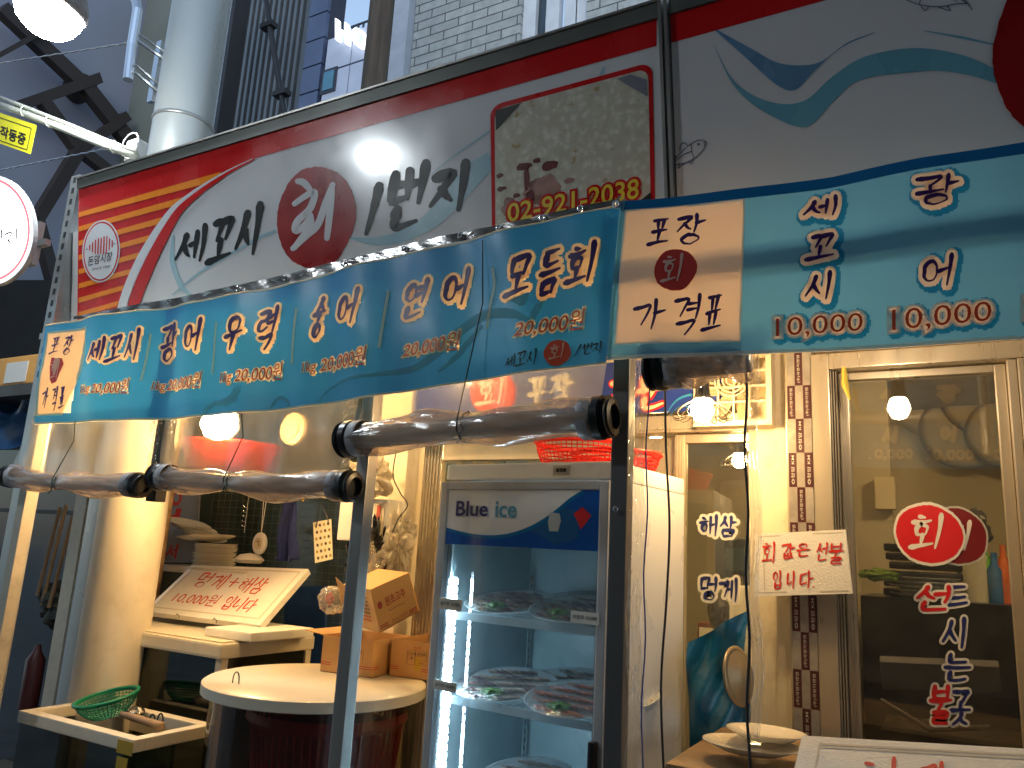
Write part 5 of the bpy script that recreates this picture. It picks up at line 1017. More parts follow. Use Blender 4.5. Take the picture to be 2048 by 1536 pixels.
p_ = PZ(471, 1367, TZ); m = MB(); m.tube([p_ + V((.017 * math.cos(a), 0, .042 * math.sin(a) ** .7 if math.sin(a) > 0 else 0)) for a in [k * math.pi / 12 for k in range(13)]], .0025, 6); solo(m, 'wire_loop', DARK, 'small wire loop standing on the table edge', 'wire')

def carton(fl_px, fr_px, rb_px, z0, h, mt, label, table=True, flaps=True, yellow=True):
    a, b_, c = PZ(*fl_px, z0), PZ(*fr_px, z0), PZ(*rb_px, z0); u = (b_ - a); w = (c - b_); w = w - u * (w.dot(u) / u.dot(u)); t = thing('cardboard_box', label, 'box', a, 0, 'cardboard boxes on the round table'); th = .004
    up = V((0, 0, h)); m = MB(); n_ = w.normalized(); un = u.normalized()
    m.prism([a, b_, b_ + up, a + up], n_ * th); m.prism([a + w, b_ + w, b_ + w + up, a + w + up], -n_ * th); m.prism([a + n_ * th, a + w - n_ * th, a + w - n_ * th + up, a + n_ * th + up], un * th); m.prism([b_ + n_ * th, b_ + w - n_ * th, b_ + w - n_ * th + up, b_ + n_ * th + up], -un * th); m.prism([a, b_, b_ + w, a + w], V((0, 0, .004))); bx = m.build('carton', mt, t)
    if flaps:
        m = MB(); e = a + up; m.prism([e, e + w, e + w + un * -.10 + V((0, 0, .01)), e + un * -.10 + V((0, 0, .012))], (0, 0, .003)); m.build('flap', mt, t); m = MB(); e2 = a + w + up; m.prism([e2, e2 + u, e2 + u + n_ * .10 + V((0, 0, -.02)), e2 + n_ * .10 + V((0, 0, -.02))], (0, 0, .003)); m.build('flap', mt, t)
    def fc(x, y, off=0): return a + u * x + up * y - n_ * (off + .0008)
    def sd_(x, y, off=0): return b_ + w * x + up * y + un * (off + .0008)
    m = MB()
    for f_ in (fc, sd_):
        for y in (.20, .26):
            for xa, xb in ((.0, .2), (.72, 1.0)): m.face([f_(xa, y), f_(xb, y), f_(xb, y + .022), f_(xa, y + .022)], 0)
    def ft(s_, x0, y0, x1, y1, mi):
        base, f2 = text_mesh(s_, .01); ax, bx_ = min(v.x for v in base), max(v.x for v in base); ay, by = min(v.y for v in base), max(v.y for v in base); b = len(m.v)
        for v in base: m.v.append(fc(x0 + (x1 - x0) * (v.x - ax) / (bx_ - ax), y0 + (y1 - y0) * (v.y - ay) / (by - ay), .0004))
        for f in f2: m.f.append([b + i for i in f]); m.m.append(mi)
    ft('농심', .5, .78, .66, .88, 0) if False else ft('신선', .52, .78, .68, .88, 0); ft('수산물 특급품', .40, .64, .80, .70, 1); ft('활', .46, .52, .52, .58, 1); ft('품 질', .66, .40, .76, .45, 1)
    for x0_, y0_, x1_, y1_ in ((.38, .61, .82, .615), (.38, .36, .82, .365), (.38, .5, .82, .504), (.38, .74, .82, .745)): m.face([fc(x0_, y0_), fc(x1_, y0_), fc(x1_, y1_), fc(x0_, y1_)], 1)
    for x_ in (.38, .56, .816): m.face([fc(x_, .36), fc(x_ + .008, .36), fc(x_ + .008, .745), fc(x_, .745)], 1)
    if yellow: m.face([fc(.56, .22, -.0003), fc(.70, .22, -.0003), fc(.70, .58, -.0003), fc(.56, .58, -.0003)], 2)
    m.build('printing', [PRINTR, PRINTB, mat('yellow_sticker', (.55, .36, .03), .5)], bx); return t
carton((640, 1342), (741, 1356), (780, 1336), TZ + .002, .148, CARD, 'brown cardboard box with open flaps behind the slim post')
carton((778, 1351), (866, 1362), (900, 1338), TZ + .002, .150, CARD, 'brown cardboard box at the right against the cooler', flaps=False)
# tilted orange carton lying on top
Yq = 2.52; q = [P(*p_, Yq) for p_ in ((741, 1180), (818, 1146), (838, 1222), (760, 1266))]; ex = V((-.27, .15, .0)); tc = thing('cardboard_box', 'orange printed carton tilted on top of the other boxes', 'box', q[3], 0, 'cardboard boxes on the round table')
m = MB(); cq = [q[0], q[1], q[2], q[3]]; m.prism([q[0], q[1], q[1] + ex, q[0] + ex], (q[0] - q[3]).normalized() * .002); m.prism([q[3], q[2], q[2] + ex, q[3] + ex], (q[0] - q[3]).normalized() * .004)
bd = m.build('side_panel', CARDY, tc); m = MB(); m.prism(q, V((0, .003, 0))); fp = m.build('printed_panel', CARDY, tc); m = MB(); m.prism([q[0], q[0] + ex, q[3] + ex, q[3]], (.003, .002, 0)); lp = m.build('left_panel', CARD, tc)
m = MB(); f0 = q[3] + ex; m.prism([f0, f0 + V((-.06, -.01, .09)), q[0] + ex + V((-.05, 0, .03)), q[0] + ex], (0, .003, 0)); m.build('flap', CARD, tc)
sq = Surf((0, Yq - .001, 0), (0, -1, 0)); fm = quadmap([(741, 1180), (818, 1146), (838, 1222), (760, 1266)]); m = MB()
for v in (.86, .91):
    for u0, u1 in ((.03, .25), (.78, .97)): poly(m, [fm(u0, v), fm(u1, v), fm(u1, v + .025), fm(u0, v + .025)], sq, .0006, 0)
poly(m, [fm(*p_) for p_ in [(.14 + .06 * math.cos(a * .7), .42 + .09 * math.sin(a * .7)) for a in range(9)]], sq, .0006, 0)
text(m, '원초고추', [fm(.28, .30), fm(.80, .28), fm(.80, .50), fm(.28, .52)], sq, .0008, 0, bold=.015); text(m, '(주)수산물유통', [fm(.34, .86), fm(.74, .85), fm(.74, .93), fm(.34, .94)], sq, .0008, 0); text(m, 'A product of the sea', [fm(.32, .60), fm(.72, .60), fm(.72, .66), fm(.32, .66)], sq, .0008, 1)
m.build('printing', [PRINTR, PRINTB], fp)
m = MB(); nl = (q[3] - q[0]).cross(ex).normalized(); nl = nl if nl.dot(EYE - q[0]) > 0 else -nl; sl_ = lambda x, y, o=0: q[0] + ex * (1 - x) + (q[3] - q[0]) * y + nl * (.0012 + o)
for j in range(7):
    for i in range(6): m.face([sl_(.35 + i * .08, .2 + j * .09), sl_(.41 + i * .08, .2 + j * .09), sl_(.41 + i * .08, .24 + j * .09), sl_(.35 + i * .08, .24 + j * .09)], 1 if j < 5 else 0)
m.build('printing', [PRINTR, PRINTB], lp)
# snack packet, bags
def bag(px, py, Y, rad, mt, label, seed, nm='plastic_bag', amp=.45, fr_=1.8, cord=None):
    c = P(px, py, Y); m = MB(); m.blob(c, rad, seed, amp, fr_, sub=5, ridge=True)
    return solo(m, nm, mt, label, 'bag', smooth=False)
BAGC = clear('clear_bag', (.86, .82, .76), refl=.15, rough=.12, haze=.30, bump=1, bscale=20, edge=.7, body=(.8, .74, .62)); BAGB = mat('black_bag', (.012, .012, .013), .22, coat=.5, bump=.8, bscale=18); BAGW = mat('white_bag', (.72, .66, .54), .45, transl=.4, bump=.8, bscale=16)
bag(664, 1200, 2.72, (.065, .05, .06), BAGC, 'clear snack packet sticking out of the open box', 3, amp=.12); m = MB(); m.blob(P(660, 1198, 2.73), (.022, .015, .028), 8, .12, 2, sub=3); solo(m, 'red_snack', mat('red_snack', (.6, .08, .05), .4), 'small red snack inside the clear packet', 'snack')
bag(722, 1150, 2.85, (.07, .06, .13), BAGB, 'black plastic bag behind the boxes', 5); bag(755, 1105, 2.98, (.05, .05, .17), BAGB, 'pointed black plastic bag hanging behind the clear bag', 9)
bag(730, 1135, 2.78, (.07, .05, .10), BAGC, 'clear plastic bag in front of the black bags', 6); bag(797, 1085, 2.95, (.065, .05, .13), BAGW, 'milky knotted plastic bag hanging on the door frame', 7); bag(738, 1170, 2.7, (.035, .03, .09), BAGC, 'shiny twisted film standing between the boxes', 12)
bag(742, 955, 2.95, (.10, .06, .09), BAGW, 'crumpled white plastic bag stuffed above the fuse box', 11)
m = MB(); m.tube([tuple(q) for q in cat_rom([tuple(P(*k, 2.9)) for k in ((793, 900), (786, 950), (800, 985), (815, 1010), (798, 1035), (785, 1065))], 6)], .003, 6); solo(m, 'wall_cable', DARK, 'thin dark cable looping down beside the fuse box', 'cable')
# fuse box
q = P(708, 1000, 3.06); q2 = P(770, 1085, 3.06); fbx = thing('fuse_box', 'white electric fuse box on the warm lit wall', 'box', (q.x, 3.0, q2.z)); m = MB(); m.box((q.x, 2.96, q2.z), (q.x + .30, 3.09, q.z), bev=.008); m.build('cover', WHITEPL, fbx); m = MB(); m.box((q.x + .22, 2.954, q2.z + .02), (q.x + .28, 2.959, q.z - .02)); m.box((q.x + .24, 2.95, q.z - .09), (q.x + .26, 2.9535, q.z - .03), 1); m.build('side_label', [mat('cream_label', (.68, .58, .42), .5), PRINTR], fbx)
m = MB(); a = P(712, 1012, 2.9); m.face([a, a + V((.02, 0, -.05)), a + V((.0, .0, -.10)), a + V((-.015, 0, -.05))]); solo(m, 'paper_tag', WHITEPL, 'small white paper tag dangling in front of the fuse box', 'tag')

# ---------------------------------------------------------------- back kitchen corner: mesh, hanging things, plates
YK = 3.95
m = MB(); m.box((-6.5, 4.3, 0), (-2.5, 4.35, 2.78)); solo(m, 'kitchen_partition', mat('dark_green_glass', (.06, .08, .065), .15, var=.4, vscale=2, coat=.5), 'dark green glossy partition behind the hanging utensils', 'partition')
m = MB(); a, b_ = P(430, 970, YK), P(705, 1300, YK)
for k in range(24): x_ = a.x + (b_.x - a.x) * k / 23; m.tube([(x_, YK, .9), (x_, YK, P(500, 960, YK).z + .1)], .0013, 4)
for k in range(26): z_ = .95 + k * .05; m.tube([(a.x, YK + .004, z_), (b_.x, YK + .004, z_)], .0013, 4)
solo(m, 'wire_grid', mat('green_coated_wire', (.06, .09, .07), .5), 'wire mesh rack on which towels and bags hang', 'rack')
def hooks(px, py, Y, n=5):
    pass
# hanging scale
c = P(520, 1087, 3.5); hs = thing('hanging_scale', 'round white hanging timer on a cord', 'clock', c); m = MB(); m.lathe([(0, -.012), (.06, -.012), (.066, -.006), (.066, .008), (.055, .014), (0, .014)], c, 28, M=Matrix.Rotation(math.radians(90), 4, 'X') @ Matrix.Scale(1, 4), sx=.85, sy=1); m.build('dial_case', WHITEPL, hs, smooth=False, auto=40)
m = MB(); m.lathe([(0, .015), (.036, .015), (.036, .017), (0, .017)], c, 24, M=Matrix.Rotation(math.radians(90), 4, 'X'), sx=.85); m.tube([c + V((0, -.019, .01)), c + V((.01, -.019, -.015))], .002, 5, 1); m.tube([c + V((-.02, -.019, .012)), c + V((.015, -.019, .014))], .002, 5, 1); m.build('dial_face', [mat('dial_cream', (.55, .47, .33), .5), DARK], hs)
m = MB(); m.tube([c + V((0, 0, .065)), c + V((-.012, 0, .25)), c + V((-.005, 0, .33)), c + V((.01, 0, .25)), c + V((0, 0, .068))], .0025, 5); m.build('cord', WHITEPL, hs)
# towels
TW_ = mat('blue_towel', (.03, .05, .22), .9, var=.2, bump=.6, bscale=80)
def towel(pxs, Y, label, seed):
    su = Surf((0, Y, 0), (0, -1, 0), lambda p: .02 * math.sin(p.x * 70 + seed) + .01 * math.sin(p.z * 20)); fm = quadmap(pxs); m = MB(); m.grid(lambda u, v: su(*fm(u, v)), 20, 24); o = solo(m, 'towel', TW_, label, 'towel', 'blue towels on the rack', smooth=True)
    md = o.modifiers.new('thickness', 'SOLIDIFY'); md.thickness = .006
    m = MB(); m.grid(lambda u, v: su(*fm(u, .94 + .05 * v), .006), 20, 2); m.build('pale_band', mat('towel_band', (.22, .26, .5), .9), o)
towel([(568, 992), (588, 992), (584, 1124), (546, 1120)], 3.55, 'dark blue towel hanging behind with a frayed hem', 1); towel([(578, 990), (596, 990), (592, 1118), (574, 1120)], 3.5, 'front blue towel with a pale woven label band', 4)
# paper bag with dots
a = [P(*k, 3.4) for k in ((626, 1045), (662, 1038), (665, 1118), (630, 1126))]; pb = thing('paper_bag', 'polka dot paper gift bag hanging on the wire rack', 'bag', a[3]); ex = V((-.09, .10, 0)); m = MB(); m.prism([a[0], a[1], a[2], a[3]], V((0, .003, 0))); bd_ = m.build('front', mat('bag_paper', (.72, .66, .50), .6), pb); m = MB(); m.prism([a[0], a[0] + ex, a[3] + ex, a[3]], (.002, .002, 0)); m.prism([a[0] + ex, a[1] + ex, a[2] + ex, a[3] + ex], (0, .003, 0)); m.build('side', mat('bag_paper', (.72, .66, .50), .6), pb)
m = MB(); sp_ = Surf((0, 3.398, 0), (0, -1, 0)); fm = quadmap([(626, 1045), (662, 1038), (665, 1118), (630, 1126)])
for j in range(6):
    for i in range(4):
        u, v = (.15 + i * .23 + (j % 2) * .05), .10 + j * .16; c = fm(u, v)
        if u < .95: poly(m, [(c[0] + 2.6 * math.cos(k * .7), c[1] + 3.4 * math.sin(k * .7)) for k in range(9)], sp_, .001, (i + j) % 2)
m.build('dots', [mat('gold_dot', (.32, .25, .06), .4), mat('dark_dot', (.06, .04, .03), .5)], bd_)
m = MB(); 
for k0 in (0, .5): e = ex * k0; m.tube([tuple(q) for q in cat_rom([tuple(a[0] + e + V((.03, -.004, -.03))), tuple(a[0] + e + V((.035, -.006, .0))), tuple(P(640, 1005, 3.4) + e * .3), tuple(a[1] + e + V((-.02, -.006, 0))), tuple(a[1] + e + V((-.02, -.004, -.03)))], 6)], .003, 6)
m.build('handle', DARK, pb)
m = MB(); m.tube([P(605, 985, 3.6), P(606, 1003, 3.6)], .006, 6); solo(m, 'yellow_clip', YEL, 'small yellow clip on the wire rack', 'clip')
# utensil hooks
m = MB(); p_ = P(498, 990, 3.6); m.tube([p_, p_ + V((0, 0, -.24))], .003, 6)
for k in range(5): m.tube([p_ + V((0, 0, -.08 - k * .03)), p_ + V((-.03, 0, -.08 - k * .03)), p_ + V((-.032, 0, -.07 - k * .03))], .0025, 5)
solo(m, 'utensil_hook', CHROME, 'thin metal hook ladder left of the hanging timer', 'hook')
# shelf with plate stacks
p_ = P(330, 1128, 3.42); shelf = MB(); shelf.box((p_.x, 3.36, p_.z - .04), (p_.x + .8, 3.78, p_.z), bev=.004); solo(shelf, 'plate_shelf', WFR, 'cream shelf edge under the stacked plates', 'shelf')
PLATE = mat('paper_plate', (.74, .70, .60), .6, var=.06)
def plates(px, py, n, Y, z0, rx, label, tilt=0, dz=.0085, group='stacked disposable plates'):
    c0 = P(px, py, Y); c0.z = z0
    rnd = random.Random(n)
    for k in range(n):
        c = c0 + V((rnd.uniform(-.006, .006) - tilt * k * .1, rnd.uniform(-.006, .006), k * dz)); m = MB(); Mx = Matrix.Rotation(tilt + rnd.uniform(-.02, .02), 4, 'Y') @ Matrix.Rotation(rnd.uniform(-.02, .02), 4, 'X')
        m.lathe([(0, 0), (rx * .68, 0), (rx, .014), (rx * 1.01, .0155), (rx * .985, .016), (rx * .67, .003), (0, .003)], c, 26, M=Mx)
        solo(m, 'plate', PLATE, label, 'plate', group, smooth=True)
zs = P(330, 1128, 3.42).z
plates(428, 1128, 16, 3.54, zs + .002, .132, 'one of many white disposable plates in the front stack', 0)
m_ = MB(); c = P(412, 1080, 3.50); m_.lathe([(0, 0), (.12, 0), (.18, .02), (.182, .022), (.12, .004), (0, .004)], c, 30, M=Matrix.Rotation(-.10, 4, 'Y')); solo(m_, 'plate', PLATE, 'wide white plate sticking out on top of the front stack', 'plate', smooth=True)
plates(412, 1062, 10, 3.66, P(412, 1078, 3.66).z, .14, 'one of the tilted white plates stacked behind', .22, .010)
m = MB(); m.lathe([(0, 0), (.07, 0), (.09, .02), (.06, .05), (0, .06)], P(498, 1126, 3.5), 20); solo(m, 'bowl_stack', PLATE, 'upturned white bowl right of the plate stack', 'bowl')
# lettered film left
m = MB(); m.prism([P(x, y, 4.2) for x, y in ((330, 975), (400, 975), (392, 1125), (318, 1125))], (0, .01, 0)); wf = solo(m, 'lettered_film', mat('grey_film', (.22, .23, .24), .3, bump=.6, bscale=14, coat=.3), 'grey plastic film printed with big red letters behind the plates', 'sheet')
m = MB(); s35 = Surf((0, 4.2, 0), (0, -1, 0)); text(m, 'O', [(345, 980), (366, 980), (362, 1012), (341, 1012)], s35, .002, bold=.04); text(m, 'ㅓ', [(340, 1018), (364, 1016), (356, 1052), (332, 1052)], s35, .002, bold=.05); text(m, '서', [(334, 1088), (358, 1088), (352, 1118), (328, 1118)], s35, .002, bold=.03); m.build('red_letters', mat('film_red', (.5, .02, .02), .4), wf)
# blue board
m = MB(); m.prism([P(x, y, 3.7) for x, y in ((570, 1172), (650, 1172), (648, 1330), (566, 1330))], (0, .02, 0)); solo(m, 'blue_board', mat('blue_board', (.008, .05, .20), .5), 'plain blue board standing between the tank and the boxes', 'board')
# red tub with bulb glow behind vinyl, white round lid
tub = thing('hanging_red_tub', 'red plastic tub glowing below the bright bulb', 'tub', P(450, 910, 2.9)); m = MB(); m.lathe([(0, 0), (.20, 0), (.25, .13), (.262, .135), (.245, .12), (.195, .01), (0, .01)], P(455, 938, 2.9), 36); m.build('tub', mat('red_tub_plastic', (.60, .03, .015), .3, transl=.3, coat=.3), tub, smooth=True)
c = P(587, 858, 3.0); m = MB(); m.lathe([(0, -.01), (.085, -.01), (.09, 0), (.085, .012), (.055, .014), (.05, .02), (0, .02)], c, 36, M=Matrix.Rotation(math.radians(90), 4, 'X')); solo(m, 'round_basin', mat('cream_lid', (.36, .28, .16), .5), 'round cream basin hanging right of the bright bulb', 'basin', auto=40)

# ================================================================== RIGHT SIDE
# foam sign on the pillar
sf = thing('foam_sign', 'white foam sign with red handwriting fixed across the pillar edge', 'sign', P(1600, 1190, 2.0)); Yf = 2.97; qf = [(1510, 1068), (1691, 1059), (1705, 1187), (1508, 1193)]; m = MB(); m.prism([P(*k, Yf) for k in qf], (0, .022, 0)); m.build('lid', FOAM, sf); sS = Surf((0, Yf, 0), (0, -1, 0))
m = MB(); 
for a, b_ in (((1516, 1073), (1560, 1071)), ((1625, 1067), (1686, 1065)), ((1516, 1185), (1573, 1184)), ((1640, 1183), (1697, 1181)), ((1527, 1080), (1529, 1180))): ribbon(m, [a, b_], 2, sS, .0008)
m.build('pressed_groove', mat('foam_groove', (.60, .55, .44), .7), sf)
m = MB()
for ch, b_ in (('회', B(785, 358, 850, 460)), ('값', B(880, 365, 942, 438)), ('은', B(952, 366, 1012, 428)), ('선', B(1045, 362, 1102, 448)), ('불', B(1105, 365, 1178, 465)), ('입', B(835, 498, 882, 582)), ('니', B(905, 498, 945, 580)), ('다', B(968, 498, 1030, 578)), ('.', B(1030, 560, 1045, 575))): brush(m, ch, bbq(*b_, -.02, .03), 3.6, sS, .002, 0, taper=.75)
m.build('handwriting', MARK, sf)
m = MB()
for x_, y_ in ((1520, 1046), (1519, 1228), (1517, 1418)): p_ = P(x_, y_, 2.03); m.box(p_ + V((-.004, -.006, -.004)), p_ + V((.004, .002, .004)))
solo(m, 'snap_studs', mat('brass', (.4, .28, .12), .4, .8), 'small brass snaps down the pillar vinyl edge', 'studs') if False else None
# plates at the bottom
zp = 1.085; c = PZ(1502, 1487, zp)
for (px, py, z_, r_, lab) in ((1502, 1487, zp, .135, 'large oval white dish under a smaller dish at the counter'), (1532, 1462, zp + .03, .112, 'white dish with food scraps on top of the oval dish')):
    c = PZ(px, py, z_ + .02); m = MB(); m.lathe([(0, -.022), (r_ * .6, -.022), (r_, 0), (r_ * 1.01, .002), (r_ * .97, .001), (r_ * .62, -.014), (0, -.014)], c, 44, sx=1, sy=.8); o = solo(m, 'serving_dish', mat('glazed_dish', (.76, .68, .52), .25, coat=.5, var=.04), lab, 'dish', 'white dishes by the pillar', smooth=True)
m = MB()
for k in range(7): m.blob(PZ(1532, 1462, zp + .02) + V((random.uniform(-.02, .06), random.uniform(-.04, .04), .0)), (.012, .005, .003), k, .5, 2, sub=2)
m.build('food_scraps', mat('scraps', (.35, .22, .05), .5), o)
m = MB(); p0 = PZ(1400, 1505, 1.03); m.box((p0.x - .02, p0.y - .28, .98), (p0.x + .9, p0.y + .35, 1.05), bev=.01); solo(m, 'counter', mat('wooden_counter', (.28, .18, .09), .5, var=.4, vscale=5, stretch=(.3, 3, 3)), 'narrow wooden counter edge holding the white dishes', 'counter')
# foam lid at lower right
Y_l = 2.05; ql = [(1604, 1471), (2080, 1499), (2120, 1680), (1560, 1660)]; nn = V((0, -.55, .83)); p0_ = P(1604, 1471, Y_l); pts = [hit(x, y, p0_, nn) for x, y in ql]; fl2 = thing('foam_lid_sign', 'large white foam lid with red handwriting at the lower right corner', 'sign', pts[3]); m = MB(); m.prism(pts, -nn.normalized() * .03); m.build('lid', FOAM, fl2)
sl2 = Surf(p0_, nn); m = MB(); 
for a, b_ in (((1640, 1488), (2070, 1512)), ((1640, 1488), (1610, 1640)), ((1646, 1494), (2070, 1519))): ribbon(m, [a, b_], 4, sl2, .0008)
m.build('pressed_groove', mat('foam_groove', (.60, .55, .44), .7), fl2); m = MB(); brush(m, '회', [(1715, 1520), (1800, 1518), (1790, 1640), (1700, 1650)], 8, sl2, .002, 0, taper=.7); brush(m, '값', [(1835, 1528), (1910, 1526), (1900, 1650), (1825, 1650)], 8, sl2, .002, 0, taper=.7); m.build('handwriting', MARK, fl2)
# blue tarp and steel bowl behind the vinyl strip
su = Surf((0, 2.9, 0), (0, -1, 0), lambda p: .03 * math.sin(p.x * 25 + p.z * 14) + .015 * math.sin(p.x * 60 - p.z * 22)); m = MB(); fm = quadmap([(1378, 1285), (1492, 1222), (1500, 1540), (1376, 1540)]); m.grid(lambda u, v: su(*fm(u, v)), 30, 40); solo(m, 'blue_tarpaulin', mat('blue_tarp', (.01, .13, .30), .3, var=.3, vscale=8, transl=.25, coat=.4, bump=.5, bscale=12), 'shiny blue plastic sheet bundled beside the cooler', 'tarpaulin', smooth=True)
c = P(1478, 1352, 2.75); m = MB(); m.lathe([(.0, .03), (.05, .028), (.085, .0), (.096, 0), (.094, -.006), (.055, .022), (0, .024)], c, 36, M=Matrix.Rotation(math.radians(76), 4, 'Z') @ Matrix.Rotation(math.radians(80), 4, 'X')); solo(m, 'steel_basin', mat('worn_pan', (.45, .36, .22), .35, .5), 'upright round basin edge half behind the pillar vinyl', 'basin', smooth=True)
# things seen inside through the left window
m = MB(); p_ = P(1430, 1072, 4.2); m.box((p_.x, 4.2, P(1430, 1165, 4.2).z), (p_.x + .5, 4.5, p_.z), bev=.01); o = solo(m, 'wall_oven', mat('appliance_black', (.015, .02, .025), .25, coat=.4), 'black appliance seen inside below the sea cucumber lettering', 'appliance'); m = MB(); m.box((p_.x + .06, 4.195, P(1430, 1140, 4.2).z), (p_.x + .3, 4.199, p_.z - .06)); m.build('glass_front', WG, o); m = MB(); m.box((p_.x + .34, 4.19, p_.z - .12), (p_.x + .38, 4.199, p_.z - .05)); m.build('control', WHITEPL, o)
m = MB(); p_ = P(1440, 1168, 4.2); m.box((p_.x, 4.15, .6), (p_.x + .5, 4.55, p_.z), bev=.01); solo(m, 'storage_cabinet', WHITEPL, 'white cabinet under the black appliance', 'cabinet')
m = MB(); p_ = P(1395, 1245, 3.9); m.box((p_.x, 3.9, p_.z - .3), (p_.x + .16, 4.0, p_.z), bev=.004); m.box((p_.x + .01, 3.895, p_.z - .08), (p_.x + .15, 3.899, p_.z - .02), 1); m.blob(p_ + V((.1, 0, .06)), (.05, .05, .09), 3, .3, mi=2, sub=3); solo(m, 'wrapped_parcel', [mat('dark_red_parcel', (.16, .03, .02), .5), WHITEPL, DARK], 'dark red parcel with a strap below the sea squirt lettering', 'parcel')
m = MB(); p_ = P(1440, 960, 6.5); m.box((p_.x + .0, 6.5, p_.z - .5), (p_.x + .35, 6.58, p_.z), bev=.01); solo(m, 'wall_panel', FP, 'beige switch panel on the far interior wall', 'panel')
# interior behind the right door
m = MB(); a = P(1790, 840, 5.4); 
for k in range(3): m.lathe([(0, .0), (.13, .0), (.16, .04), (.06, .09), (0, .1)], P(1900 + k * 50, 810 + (k % 2) * 40, 6.3), 24, M=Matrix.Rotation(math.radians(85), 4, 'X'))
solo(m, 'wall_lamp_cluster', mat('off_white_shade', (.5, .46, .36), .6), 'pale round shades high on the far interior wall', 'lamp') if False else None
for k, (x_, y_, r_) in enumerate(((1868, 795, .30), (1925, 860, .28), (1975, 790, .30), (2010, 865, .24))):
    m = MB(); m.lathe([(0, -.03), (r_ * .8, -.03), (r_, 0), (r_ * .8, .02), (0, .03)], P(x_, y_, 6.4 - .05 * k), 30, M=Matrix.Rotation(math.radians(90), 4, 'X')); solo(m, 'round_tray', mat('tray_beige', (.50, .44, .33), .6), 'pale round tray hanging high on the far interior wall', 'tray', 'round trays on the interior wall', smooth=True)
m = MB(); p_ = P(1690, 900, 5.2); m.box((p_.x, 5.2, 0), (p_.x + .25, 5.3, 2.78)); solo(m, 'inner_pillar', mat('inner_post', (.58, .52, .40), .6), 'pale inner pillar behind the right glass door', 'pillar')
m = MB(); p_ = P(1748, 960, 5.1); m.box((p_.x, 5.1, p_.z - .17), (p_.x + .11, 5.19, p_.z + .02), bev=.008); solo(m, 'switch_box', FP, 'cream switch box on the inner pillar', 'box')
KD = mat('kitchen_dark', (.018, .018, .017), .35, var=.6, vscale=6, coat=.2)
m = MB(); p_ = P(1725, 1190, 4.4); m.box((p_.x, 4.3, 0), (2.05, 5.0, p_.z)); solo(m, 'kitchen_counter', KD, 'dark kitchen counter inside behind the right door', 'counter')
m = MB(); p_ = P(1765, 1140, 4.7)
for k in range(5): m.box((p_.x + .0, 4.6, p_.z - .02 + k * .06), (p_.x + .42, 4.9, p_.z + .0 + k * .06), bev=.004)
solo(m, 'tray_stack', BLACKP, 'stack of black trays on the dark kitchen counter', 'trays') if False else None
zc = P(1725, 1190, 4.4).z
for k in range(6): m = MB(); x_ = P(1770, 1100, 4.6).x; m.box((x_ + random.uniform(-.02, .02), 4.55, zc + .003 + k * .045), (x_ + .36, 4.85, zc + .04 + k * .045), bev=.012); solo(m, 'black_tray', BLACKP, 'one of the black trays stacked inside on the kitchen counter', 'tray', 'black trays stacked inside')
for k in range(5): m = MB(); c = P(1850, 1190, 4.5); c.z = zc + .003 + k * .02; m.lathe([(0, 0), (.1, 0), (.16, .018), (.158, .02), (.1, .005), (0, .005)], c, 26); solo(m, 'steel_plate', mat('grey_plate_glaze', (.35, .36, .36), .3), 'one of the grey plates stacked beside the black trays', 'plate', 'grey plates stacked inside', smooth=True)
for (x_, h_, r_, col, lab) in ((1950, .34, .07, (.55, .52, .42), 'large cream jug on the kitchen counter'), (1993, .24, .035, (.02, .12, .35), 'blue bottle beside the cream jug'), (2012, .28, .035, (.55, .12, .02), 'orange capped bottle by the right door jamb'), (1975, .30, .03, (.10, .35, .05), 'green bottle behind the cream jug')):
    m = MB(); c = P(x_, 1190, 4.5 + h_ * .3); c.z = zc; m.lathe([(0, 0), (r_, 0), (r_, h_ * .65), (r_ * .4, h_ * .8), (r_ * .38, h_), (0, h_)], c, 20); solo(m, 'bottle', mat('bottle_' + lab.split()[0] + str(int(x_)), col, .3), lab, 'bottle', smooth=False, auto=35)
m = MB(); m.blob(P(1760, 1150, 4.35), (.09, .06, .03), 4, .5, 3, sub=3); solo(m, 'herb_bunch', mat('herb_green', (.14, .24, .04), .6), 'small bunch of green herbs on the dark counter', 'herbs')
m = MB(); m.blob(P(1935, 1065, 4.6), (.09, .05, .10), 14, .5, 1.5, sub=4); solo(m, 'dark_kettle', DARK, 'dark kettle behind the red disc stickers', 'kettle')
m = MB(); m.tube([P(1760, 1400, 3.5), P(1860, 1460, 3.5), P(1980, 1455, 3.5)], .01, 8); m.box(P(1760, 1470, 3.55) , P(1760, 1470, 3.55) + V((.55, .4, .02))); solo(m, 'low_table', KD, 'low dark table inside at the foot of the right door', 'table')
# yellow tie on the door frame
m = MB(); m.tube([P(1688, 735, 2.95), P(1690, 770, 2.95), P(1700, 800, 2.95)], [.008, .012, .003], 8); solo(m, 'yellow_ribbon', mat('yellow_ribbon', (.55, .42, .05), .6), 'yellow ribbon hanging from the right door frame', 'ribbon')

